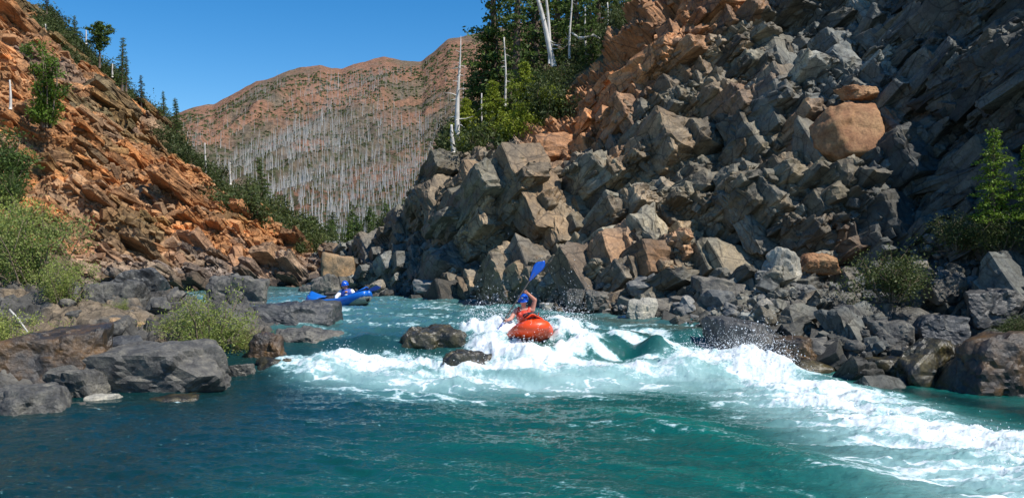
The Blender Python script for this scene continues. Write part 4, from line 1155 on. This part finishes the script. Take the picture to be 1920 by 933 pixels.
put(dk, 2, 392, 32, 'dark leafy tree at the left edge of the hillside', 'tree', sc=.95)
put(copy_tree(dk), 18, 400, 31, 'dark green bush below the dark leafy tree at the left edge', 'shrub', sc=.45)
for sd_, a, b_, hh_, d_, lab in [(51, 386, 330, 62, 56, 'thin white snag on the hillside crest near the valley'), (52, 432, 346, 42, 56, 'short white snag further down the hillside crest'), (53, 211, 145, 25, 60, 'stubby white snag between the skyline trees'), (54, 162, 83, 26, 62, 'bleached stub on the upper left skyline'), (55, 86, 76, 30, 60, 'thin bleached stub on the upper slope'), (56, 20, 205, 55, 40, 'leaning grey snag at the left edge of the slope')]:
    snag_obj('dead_tree', sd_, hm(hh_, d_), .07, 3, lab, P(a, b_, d_), True)

# -- river bank bushes
wl = make_shrub(61, 2.3, 1.25, .055, 9000, 'willow', 'willow_bush', 26, True, .4)
put(wl, 385, 680, 17.6, 'pale green willow bush behind the large slab boulder', 'bush', sc=.95)
put(copy_tree(wl), 310, 660, 18.2, 'small willow clump at the left side of the large willow bush', 'bush', sc=.5)
put(copy_tree(wl), 470, 670, 18.0, 'low willow clump beside the mossy tan boulder', 'bush', sc=.42)
wl2 = make_shrub(62, 2.6, 1.3, .06, 8000, 'willow', 'bush', 22, True, .5)
put(wl2, 60, 545, 20.5, 'large green bush on the upper left bank', 'bush', sc=1.1)
put(copy_tree(wl2), -10, 520, 21.5, 'green bush at the left edge above the bank', 'bush', sc=1.2)
put(copy_tree(wl2), 10, 690, 15.8, 'light green bush beside the brown block at the left edge', 'bush', sc=.6)
put(copy_tree(wl2), 118, 575, 18.8, 'sparse twiggy bush leaning over the grey boulder', 'bush', sc=.6)
put(copy_tree(wl), 225, 600, 18.6, 'tiny willow sprig between the boulders', 'bush', sc=.28)
rb = make_shrub(63, 1.9, 1.15, .055, 7000, 'shrub', 'bush', 24, False, .55)
put(rb, 1672, 566, 18.6, 'dark twiggy green bush in the middle of the right bank', 'bush', sc=.95)
put(copy_tree(rb), 1790, 470, 19.2, 'low green bush under the young fir', 'bush', sc=.7)
put(copy_tree(rb), 1880, 470, 18.6, 'green bush at the base of the young fir', 'bush', sc=.7)
put(copy_tree(rb), 1900, 645, 15.9, 'small green tuft on top of the rust stained boulder', 'bush', sc=.45)
put(copy_tree(rb), 1560, 440, 22.4, 'tiny shrub rooted in the scree', 'bush', sc=.3)
yf = make_tree('cone', 2.35, 71, .06, 1.1, 'fir', 'young_fir', w=.33)
put(yf, 1862, 440, 18.6, 'young bright green fir growing in front of the right cliff', 'fir tree', sc=.95)
put(copy_tree(yf), 1925, 430, 18.3, 'second smaller fir at the right edge of the picture', 'fir tree', sc=.75)
st = tube_mesh('driftwood', [tube_np(np.array([P(18, 580, 16), P(34, 598, 15.9), P(52, 622, 15.8)]), [.018, .022, .012], 6)])
tag(link('driftwood', st, M['snag']), 'bleached driftwood stick lying over the left bank bushes', 'stick')

# -- valley trees
vt = [make_tree('cone', 9, 81, .5, .55, 'pine', 'valley_tree', w=.3), make_tree('narrow', 9, 82, .5, .55, 'shrub', 'valley_tree', w=.34)]
r = np.random.default_rng(90); usedv = set()
for k in range(90):
    d_ = r.uniform(90, 260); a = r.uniform(560, 860) if k % 5 else r.uniform(400, 620)
    base = 484 - (d_ - 90) * .26 * (0.4 + .6 * sst(560, 800, np.array(a))) - r.uniform(0, 10)
    q_, iu, iv = MS.at(a, base); p = MS.G[iu, iv]
    e = vt[k % 2] if k % 2 not in usedv else copy_tree(vt[k % 2]); usedv.add(k % 2)
    e.location = tuple(p - np.array([0, 0, .3])); s_ = r.uniform(.35, .85) * p[1] / 160 * .9; e.scale = (s_,) * 3; e.rotation_euler.z = r.uniform(0, 6.28)
    tag(e, 'small green conifer in the wood on the valley floor', 'conifer', 'conifers on the valley floor')

# -- dead trees over the mountain
r = np.random.default_rng(91)
sm = []
for k in range(6):
    t, b_ = make_snag(200 + k, 1.0, .017, 5, lean=.06, broken=k % 2 == 0); me = tube_mesh('dead_tree', t + b_); me.materials.append(M['snagfar']); sm.append(me)
cand = []
while len(cand) < 3800:
    iu = r.integers(50, MS.nu - 50); iv = r.integers(10, int(MS.nv * .82))
    a, b_, d_ = MS.px[iu, iv], MS.py[iu, iv], MS.d[iu, iv]
    if a > 900 or d_ > 1240: continue
    dens = .06 + 1.0 * float(sst(200, 400, np.array(b_))) * float(sst(420, 560, np.array(a)) * .7 + .3)
    band = math.exp(-(((a - 480) * .72 + (b_ - 350) * .69) / 45) ** 2) + math.exp(-(((a - 600) * .8 + (b_ - 280) * .6) / 40) ** 2)
    dens = dens * (.35 + .9 * fbm(np.array([[a / 45, b_ / 30, 0]]), 2, 5)[0]) + .22 * band
    if r.random() > dens: continue
    p = MS.G[iu, iv]; hgt_ = min(r.lognormal(1.75, .45) * min(1.1, .5 + p[1] / 900), .021 * p[1] * r.uniform(.75, 1))
    cand.append((hgt_ / p[1], p, hgt_))
cand.sort(key=lambda t: -t[0])
for k, (_, p, hg) in enumerate(cand[:290]):
    o = link('dead_tree', sm[k % 6], None, None, p - np.array([0, 0, .3])); wd = max(1.0, .0002 * p[1] / (.017 * hg * .62)) 
    o.scale = (hg * wd, hg * wd, hg); o.rotation_euler.z = r.uniform(0, 6.28)
    tag(o, 'bleached burnt tree trunk standing on the lower mountain slope', 'dead tree', 'burnt trees on the lower mountain slope')
VV = []; FF = []; off = 0
for _, p, hg in cand[290:]:
    rr_ = max(.12, .00015 * p[1]) * r.uniform(.6, 1.4); l_ = r.normal(0, .03, 2) * hg
    v, f = tube_np([p, p + np.array([l_[0], l_[1], hg])], [rr_, rr_ * .3], 3); f = f[:3]
    VV.append(v); FF.append(f + off); off += len(v)
o = link('distant_dead_trees', mesh_np('distant_dead_trees', np.concatenate(VV), np.concatenate(FF)), M['snagfar']); tag(o, 'far off burnt forest of tiny white trunks on the upper mountain', 'dead trees', kind='stuff')

# ------------------------------------------------------------------ kayaks, people, paddles
def lathe_pts(prof, n=24):
    V = []; F = []
    for (rr_, zz) in prof:
        for j in range(n):
            a = 2 * math.pi * j / n; V.append((rr_ * math.cos(a), rr_ * math.sin(a), zz))
    m_ = len(prof)
    for i_ in range(m_ - 1):
        for j in range(n): F.append((i_ * n + j, i_ * n + (j + 1) % n, (i_ + 1) * n + (j + 1) % n, (i_ + 1) * n + j))
    return np.array(V), np.array(F)


def blob(parts, voxel, name):
    """union of spheres, ellipsoids and tapered limbs fused into one continuous skin"""
    bm = bmesh.new()
    for p in parts:
        if p[0] == 's':
            _, c_, r_ = p; r_ = (r_,) * 3 if np.isscalar(r_) else r_
            bmesh.ops.create_icosphere(bm, subdivisions=3, radius=1, matrix=Matrix.Translation(Vector(c_)) @ Matrix.Diagonal((*r_, 1)))
        else:
            _, a, b_, r1, r2 = p; a = Vector(a); b_ = Vector(b_); L_ = (b_ - a).length
            q_ = (b_ - a).to_track_quat('Z', 'Y').to_matrix().to_4x4()
            bmesh.ops.create_cone(bm, cap_ends=True, segments=16, radius1=r1, radius2=r2, depth=L_, matrix=Matrix.Translation((a + b_) / 2) @ q_)
            bmesh.ops.create_icosphere(bm, subdivisions=2, radius=r1, matrix=Matrix.Translation(a)); bmesh.ops.create_icosphere(bm, subdivisions=2, radius=r2, matrix=Matrix.Translation(b_))
    me = bpy.data.meshes.new(name + '_t'); bm.to_mesh(me); bm.free()
    t = bpy.data.objects.new(name + '_t', me); C.objects.link(t)
    md = t.modifiers.new('r', 'REMESH'); md.mode = 'VOXEL'; md.voxel_size = voxel; md.use_smooth_shade = True
    sm_ = t.modifiers.new('s', 'SMOOTH'); sm_.iterations = 3; sm_.factor = .5
    dg = bpy.context.evaluated_depsgraph_get(); out = bpy.data.meshes.new_from_object(t.evaluated_get(dg)); out.name = name
    bpy.data.objects.remove(t); bpy.data.meshes.remove(me)
    out.polygons.foreach_set('use_smooth', np.ones(len(out.polygons), bool))
    return out


def hand(wrist, fist_c, shaft_dir, out_dir):
    """palm, four curled fingers of unequal length and a thumb closing on a shaft"""
    w_ = Vector(wrist); c_ = Vector(fist_c); s_ = Vector(shaft_dir).normalized(); o_ = Vector(out_dir).normalized()
    side = s_.cross(o_).normalized(); parts = [('c', w_, c_ + o_ * .012, .024, .030)]
    back_ = c_ + o_ * .024
    for k, ln in enumerate((.9, 1.0, .95, .78)):
        b_ = back_ + s_ * (.030 - .020 * k)
        p1 = b_ + side * .024 * ln + o_ * .004; p2 = p1 - o_ * .034 * ln + side * .006; p3 = p2 - side * .026 * ln - o_ * .006
        parts += [('c', b_, p1, .0105, .0095), ('c', p1, p2, .0095, .0085), ('c', p2, p3, .0085, .007)]
    t0 = back_ - side * .018 + s_ * .018; t1 = t0 - o_ * .026 + s_ * .02 - side * .006; t2 = t1 - o_ * .016 + side * .024
    parts += [('c', t0, t1, .012, .011), ('c', t1, t2, .011, .009)]
    return parts


def make_person(loc, J, label, skinarms, vest, shirt, fwd, helmet_mat='blueplastic', stripe=False, tiltq=None):
    e = bpy.data.objects.new('person', None); C.objects.link(e); e.location = tuple(loc); tag(e, label, 'person')
    V_ = lambda k: Vector(J[k])
    parts = []
    f = Vector(fwd).normalized(); up_ = (V_('head') - V_('neck')).normalized(); sd = f.cross(up_).normalized(); f = up_.cross(sd).normalized()
    hc = V_('head')
    parts += [('s', hc, (.073, .088, .105)), ('s', hc - up_ * .06 + f * .03, (.052, .058, .055)), ('s', hc - up_ * .012 + f * .098, (.014, .02, .02)), ('c', hc + up_ * .012 + f * .088, hc - up_ * .022 + f * .1, .009, .014)]
    parts += [('s', hc + sd * .078 * s_ - up_ * .005, (.012, .018, .03)) for s_ in (-1, 1)]
    parts += [('c', V_('neck') - up_ * .03, hc - up_ * .06, .058, .052)]
    ch = V_('chest'); pel = V_('pelvis')
    parts += [('s', ch, (.16, .115, .15)), ('c', ch, pel, .14, .13), ('s', pel, (.165, .13, .12)), ('c', V_('shL'), V_('shR'), .062, .062), ('c', V_('neck') - up_ * .04, ch, .07, .13)]
    for s_ in 'LR':
        parts += [('c', V_('sh' + s_), V_('el' + s_), .056, .042), ('c', V_('el' + s_), V_('wr' + s_), .041, .026)]
        parts += hand(V_('wr' + s_), V_('ha' + s_), J['shaft'], (V_('wr' + s_) - V_('ha' + s_)) if (V_('wr' + s_) - V_('ha' + s_)).length > .01 else f)
        parts += [('c', V_('hip' + s_), V_('kn' + s_), .085, .06), ('c', V_('kn' + s_), V_('an' + s_), .056, .036), ('c', V_('an' + s_), V_('an' + s_) + f * .12 + Vector((0, 0, .10)), .038, .03)]
    link('body', blob(parts, .0075, 'body'), M['skin'], e)
    # helmet: open shell with brim, straps and emblem
    hp = []
    for t in np.linspace(0, math.pi * .56, 12): hp.append((.112 * math.sin(t) + 1e-4, .125 * math.cos(t)))
    hp += [(.118, -.022), (.112, -.03), (.104, -.02)]
    v, F_ = lathe_pts(hp, 28); v[:, 1] *= 1.15
    R_ = np.array([sd, f, up_]); vv = v @ R_ + np.array(hc + up_ * .03 - f * .008)
    ho = link('helmet', mesh_np('helmet', vv, F_, smooth=True), M[helmet_mat], e)
    bv = []
    for a in np.linspace(-.9, .9, 9):
        for q_ in (0, .035): bv.append(np.array([math.sin(a) * (.112 + q_), math.cos(a) * (.128 + q_), -.015 - q_ * .3]))
    bv = np.array(bv) @ R_ + np.array(hc + up_ * .035 - f * .008); bf = np.array([[2 * i_, 2 * i_ + 1, 2 * i_ + 3, 2 * i_ + 2] for i_ in range(8)])
    bo = link('brim', mesh_np('brim', bv, bf, smooth=True), M[helmet_mat], ho); sol = bo.modifiers.new('s', 'SOLIDIFY'); sol.thickness = .006
    em = blob([('s', hc + up_ * .095 + f * .100, (.022, .012, .02))], .004, 'emblem'); link('emblem', em, M['white'], ho)
    stp = [tube_np(np.array([hc + sd * .085 * s_ + up_ * .02, hc + sd * .07 * s_ - up_ * .06, hc - up_ * .112 + f * .03]), [.008] * 3, 5) for s_ in (-1, 1)]
    link('chin_strap', tube_mesh('chin_strap', stp), M['black'], ho)
    for s_ in (-1, 1):
        link('eye', blob([('s', hc + sd * .03 * s_ + up_ * .008 + f * .082, (.012, .008, .007))], .003, 'eye'), M['black'], e)
    link('mouth', blob([('s', hc - up_ * .055 + f * .086, (.024, .008, .008))], .003, 'mouth'), M['pink'], e)
    link('hair', blob([('s', hc - f * .035 - up_ * .02, (.082, .08, .1)), ('s', hc - f * .06 - up_ * .1, (.06, .045, .06))], .008, 'hair'), M['hair'], e)
    # life vest
    vp = [('s', ch + Vector((0, 0, .01)), (.185, .15, .155)), ('c', ch, ch.lerp(pel, .75), .165, .16)]
    vp += [('c', V_('sh' + s_).lerp(V_('neck'), .35) + Vector((0, 0, .03)), ch + (V_('sh' + s_) - ch) * .5 + f * .09, .045, .05) for s_ in 'LR']
    vo = link('life_vest', blob(vp, .01, 'life_vest'), M[vest], e)
    if stripe:
        for k in range(4):
            c0 = ch.lerp(pel, -.25 + .3 * k) + f * .155
            link('stripe', blob([('s', c0, (.045, .02, .022))], .006, 'stripe'), M['yellow' if k % 2 == 0 else 'white'], vo)
    if shirt:
        for s_ in 'LR':
            sp = [('c', V_('sh' + s_), V_('el' + s_), .072, .056), ('c', V_('el' + s_), V_('el' + s_).lerp(V_('wr' + s_), .8), .056, .042)]
            link('sleeve', blob(sp, .009, 'sleeve'), M[shirt], e)
    link('shorts', blob([('s', pel - Vector((0, 0, .02)), (.18, .145, .12))] + [('c', V_('hip' + s_), V_('hip' + s_).lerp(V_('kn' + s_), .7), .1, .08) for s_ in 'LR'], .011, 'shorts'), M['black'], e)
    return e


def make_paddle(a, b_, label, mat, twist=0.0, bl=.46, bw=.2, face=(0, -1, 0)):
    a = Vector(a); b_ = Vector(b_); ax = (b_ - a).normalized(); e = bpy.data.objects.new('paddle', None); C.objects.link(e); e.location = a
    link('shaft', tube_mesh('shaft', [tube_np(np.array([ax * .3, b_ - a - ax * .3]), [.016, .016], 10)]), M['black'], e)
    for end, sg, tw in ((b_ - a, 1, 0.0), (Vector((0, 0, 0)), -1, twist)):
        f0 = Vector(face); nrm = (f0 - ax * f0.dot(ax)).normalized(); nrm = Matrix.Rotation(tw, 3, ax) @ nrm; wd = ax.cross(nrm).normalized()
        V = []; F = []; n = 14
        for i_ in range(n):
            t = i_ / (n - 1); wv_ = bw * .5 * min(1, .16 + 1.35 * t) * (1 - max(0, (t - .78) / .22) ** 2 * .75)
            for j in range(7):
                s_ = j / 6 * 2 - 1; asym = .03 * s_ * t
                V.append(end - ax * sg * (bl * (1 - t) - asym) + wd * wv_ * s_ + nrm * (.02 * (1 - s_ * s_) * (1) + .03 * t * t - .012 * math.exp(-(s_ / .12) ** 2)))
        F = [[i_ * 7 + j, i_ * 7 + j + 1, (i_ + 1) * 7 + j + 1, (i_ + 1) * 7 + j] for i_ in range(n - 1) for j in range(6)]
        o = link('blade', mesh_np('blade', np.array([tuple(v) for v in V]), np.array(F), smooth=True), M[mat], e); s_ = o.modifiers.new('s', 'SOLIDIFY'); s_.thickness = .012
    tag(e, label, 'paddle'); return e


def make_kayak(loc, yaw, pitch, roll, mats, label, L_=2.9, hw=.31, tr=.15, rock=.30, cap=1.0):
    """inflatable kayak, bow towards local +X"""
    e = bpy.data.objects.new('inflatable_kayak', None); C.objects.link(e); e.location = tuple(loc); e.rotation_mode = 'XYZ'; e.rotation_euler = (roll, pitch, yaw); tag(e, label, 'kayak')
    S_ = np.linspace(-1, 1, 41)
    half = lambda s: hw * (1 - abs(s) ** 3.0) ** .6
    rise = lambda s: rock * abs(s) ** 2.6
    for sg in (-1, 1):
        pts = np.array([[s * L_ / 2, sg * half(s), .20 + rise(s)] for s in S_]); rad = [tr * (1 - .45 * abs(s) ** 5) for s in S_]
        o = link('side_tube', tube_mesh('side_tube', [tube_np(pts, rad, 18)]), M[mats[0]], e)
    V = []; F = []
    nn_ = 13
    for s in S_:
        w_ = half(s) + tr * .8 * (1 - .3 * abs(s) ** 5); zb = rise(s) * .8 + .02
        for j in range(nn_):
            a = math.pi * (1 + j / (nn_ - 1)); V.append((s * L_ / 2 * 1.01, math.cos(a) * w_, zb + .17 + math.sin(a) * (.2 - .02 * abs(s))))
    for i_ in range(len(S_) - 1):
        for j in range(nn_ - 1): F.append([i_ * nn_ + j, i_ * nn_ + j + 1, (i_ + 1) * nn_ + j + 1, (i_ + 1) * nn_ + j])
    link('hull', mesh_np('hull', np.array(V), np.array(F), smooth=True), M[mats[1]], e)
    dk_ = []
    for k, s0 in enumerate((1, -1)):
        V = []; F = []
        ss = np.linspace(.52, .985, 10)
        for s in ss:
            for j in range(9):
                t = j / 8 * 2 - 1; V.append((s0 * s * L_ / 2, t * (half(s) + .02), .20 + rise(s) + tr * .82 + .05 * (1 - t * t)))
        F = [[i_ * 9 + j, i_ * 9 + j + 1, (i_ + 1) * 9 + j + 1, (i_ + 1) * 9 + j] for i_ in range(9) for j in range(8)]
        o = link('deck', mesh_np('deck', np.array(V), np.array(F), smooth=True), M[mats[0]], e); s_ = o.modifiers.new('s', 'SOLIDIFY'); s_.thickness = .02
    for s0 in (1, -1):
        link('bow' if s0 > 0 else 'stern', blob([('s', (s0 * L_ * .445, 0, .17 + rise(.89)), (.30 * cap, (hw * .95 + tr * .4) * cap, .18 * cap))], .015, 'bow'), M[mats[1 if s0 > 0 else 0]], e)
    V, F = np.array([[-L_ * .3, -hw, .14], [L_ * .3, -hw, .14], [L_ * .3, hw, .14], [-L_ * .3, hw, .14]]), np.array([[0, 1, 2, 3]])
    o = link('floor', mesh_np('floor', V, F), M['grey'], e); s_ = o.modifiers.new('s', 'SOLIDIFY'); s_.thickness = .05
    link('seat', blob([('c', (-.35, -.2, .32), (-.35, .2, .32), .07, .07), ('c', (-.38, -.2, .5), (-.38, .2, .5), .05, .05), ('c', (-.1, -.2, .2), (-.1, .2, .2), .06, .06)], .02, 'seat'), M['black'], e)
    tipz = .20 + rise(1) + .06
    link('grab_handle', tube_mesh('grab_handle', [tube_np(np.array([(L_ * .485, -.07, tipz + .02), (L_ * .51, -.04, tipz + .06), (L_ * .51, .04, tipz + .06), (L_ * .485, .07, tipz + .02)]), [.014] * 4, 6)]), M['black'], e)
    return e

# orange kayak, bow up towards the camera
KO = P(990, 622, 18.6)
ok_ = make_kayak((KO[0] + .0, KO[1] + .02, .43), math.radians(-84), math.radians(-12), math.radians(6), ('orangeboat', 'orangeboat'), 'orange inflatable kayak plunging bow first through the white rapid', 2.6, .34, .16, .15, .92)
for sy_ in (-.16, .16):
    link('seam', tube_mesh('seam', [tube_np(np.array([(x_, sy_ * (1.5 - x_ * .55), .42 + .10 * x_ - .16 * max(0, x_ - 1.0) ** 2) for x_ in np.linspace(.7, 1.4, 8)]), [.008] * 8, 5)]), M['red'], ok_)
link('bow_bag', blob([('s', (.93, 0, .57), (.08, .12, .055)), ('s', (.93, -.09, .56), (.06, .06, .05)), ('s', (.93, .09, .56), (.06, .06, .05))], .01, 'bow_bag'), M['black'], ok_)
dO = 18.75
def J3(px_, py_, dd=0.0): return tuple(P(px_, py_, dO + dd) - KO)
shaftO = P(1004, 522, dO - .25) - P(944, 606, dO - .35)
JO = dict(head=J3(981, 563, -.05), neck=J3(982, 578, 0), chest=J3(984, 593, .02), pelvis=J3(985, 622, .15),
          shL=J3(967, 582), shR=J3(998, 580), elL=J3(958, 597, -.12), wrL=J3(951, 600, -.30), haL=J3(948, 600.5, -.35),
          elR=J3(1003, 562, -.05), wrR=J3(989, 549, -.20), haR=J3(984.7, 547, -.25),
          hipL=J3(977, 624, .05), hipR=J3(993, 624, .05), knL=J3(972, 612, -.42), knR=J3(1000, 612, -.42), anL=J3(978, 628, -.8), anR=J3(994, 628, -.8), shaft=tuple(shaftO))
make_person(KO, JO, 'person in blue helmet and red vest raising a paddle in the orange kayak', True, 'red', None, (-.15, -1, -.05))
make_paddle(P(918, 642, dO - .42), P(1017, 489, dO - .2), 'blue bladed paddle held upright above the orange kayak', 'blueplastic', 1.1, .5, .21, (.35, -1, .1))
# blue kayak
KB = P(640, 578, 26.0)
hd = math.atan2(-.74, .67)
bk_ = make_kayak((KB[0] - .08, 26.0, .70), hd, math.radians(-4), 0, ('blue', 'grey'), 'blue and grey inflatable kayak drifting in the upper pool', 3.1, .33, .15, .26, .62)
for sg in (-1,):
    v = []
    for k in range(24):
        a = 2 * math.pi * k / 24; v.append((.42 + .13 * math.cos(a), 0, .045 * math.sin(a)))
    bm = bmesh.new(); y0_ = .31 * (1 - .27 ** 3) ** .6 + .15
    f_ = bm.faces.new([bm.verts.new((p_[0], -y0_ - .018, .24 + p_[2])) for p_ in v]); bmesh.ops.solidify(bm, geom=[f_], thickness=.01)
    me = bpy.data.meshes.new('logo'); bm.to_mesh(me); bm.free(); lg = link('logo', me, M['white'], bk_)
    bm = bmesh.new()
    for k in range(5):
        bmesh.ops.create_cube(bm, size=1, matrix=Matrix.Translation((.36 + .03 * k, -y0_ - .026, .24)) @ Matrix.Diagonal((.012, .006, .03 + .01 * (k % 2), 1)))
    me = bpy.data.meshes.new('lettering'); bm.to_mesh(me); bm.free(); link('lettering', me, M['navy'], lg)
dB = 26.0
def J4(px_, py_, dd=0.0): return tuple(P(px_, py_, dB + dd) - KB)
shB = P(700, 545, dB - .35) - P(625, 566, dB - .45)
JB = dict(head=J4(647, 535.5), neck=J4(648, 543), chest=J4(649.5, 551, .03), pelvis=J4(648, 569, .1), shL=J4(640, 547, .03), shR=J4(659.5, 546, .03),
          elL=J4(631, 556, -.1), wrL=J4(630, 562, -.36), haL=J4(630.5, 564, -.4), elR=J4(667, 555, -.08), wrR=J4(664, 556.5, -.32), haR=J4(662, 556, -.37),
          hipL=J4(644, 571, 0), hipR=J4(655, 571, 0), knL=J4(655, 563, -.42), knR=J4(664, 563, -.38), anL=J4(668, 571, -.72), anR=J4(675, 571, -.66), shaft=tuple(shB))
make_person(KB, JB, 'person in blue helmet, blue striped vest and white sleeves paddling the blue kayak', False, 'bluevest', 'white', (.12, -1, -.05), stripe=True)
make_paddle(P(594, 576, dB - .5), P(713, 538, dB - .3), 'navy bladed paddle held level across the blue kayak', 'navy', 1.2, .5, .17, (.1, -.8, .8))
tag(link('dry_bag', blob([('s', (0, 0, 0), (.14, .12, .12)), ('s', (.08, .02, .05), (.1, .1, .08))], .015, 'dry_bag'), M['black'], None, P(617, 561, 26.6)), 'black dry bag strapped behind the blue kayak paddler', 'bag')
tag(link('throw_bag', blob([('s', (0, 0, 0), (.1, .08, .07))], .012, 'throw_bag'), M['pink'], None, P(618, 568, 26.4)), 'small pink bag on the stern of the blue kayak', 'bag')

# ------------------------------------------------------------------ light, sky, camera
sun_dir = Vector((0.50, -0.33, 0.80)).normalized()
el = math.asin(sun_dir.z); azm = math.atan2(sun_dir.x, sun_dir.y)
w = bpy.data.worlds.new('World'); bpy.context.scene.world = w; w.use_nodes = True
nt = w.node_tree; bg = nt.nodes['Background']; sk_ = nt.nodes.new('ShaderNodeTexSky'); sk_.sky_type = 'NISHITA'; sk_.sun_disc = False
sk_.sun_elevation = el; sk_.sun_rotation = azm; sk_.altitude = 900; sk_.air_density = 1.0; sk_.dust_density = 0.1; sk_.ozone_density = 3.0
hs = nt.nodes.new('ShaderNodeHueSaturation'); hs.inputs['Saturation'].default_value = 1.4; nt.links.new(sk_.outputs[0], hs.inputs['Color']); nt.links.new(hs.outputs[0], bg.inputs[0]); bg.inputs[1].default_value = 0.125
sd_ = bpy.data.lights.new('sun', 'SUN'); sd_.energy = 5.0; sd_.angle = math.radians(.5); sd_.color = (1, .95, .88)
so = bpy.data.objects.new('sun', sd_); C.objects.link(so); so.rotation_euler = sun_dir.to_track_quat('Z', 'Y').to_euler()
cam = bpy.data.cameras.new('camera'); cam.sensor_width = 36; cam.lens = 36 * FOC / 1920; cam.clip_end = 8000; cam.clip_start = .1
co = bpy.data.objects.new('camera', cam); C.objects.link(co); co.location = (0, 0, EYE); co.rotation_euler = (math.radians(90), 0, 0)
sc = bpy.context.scene; sc.camera = co
sc.view_settings.view_transform = 'Standard'; sc.view_settings.look = 'None'; sc.view_settings.exposure = 0.2; sc.view_settings.gamma = 1
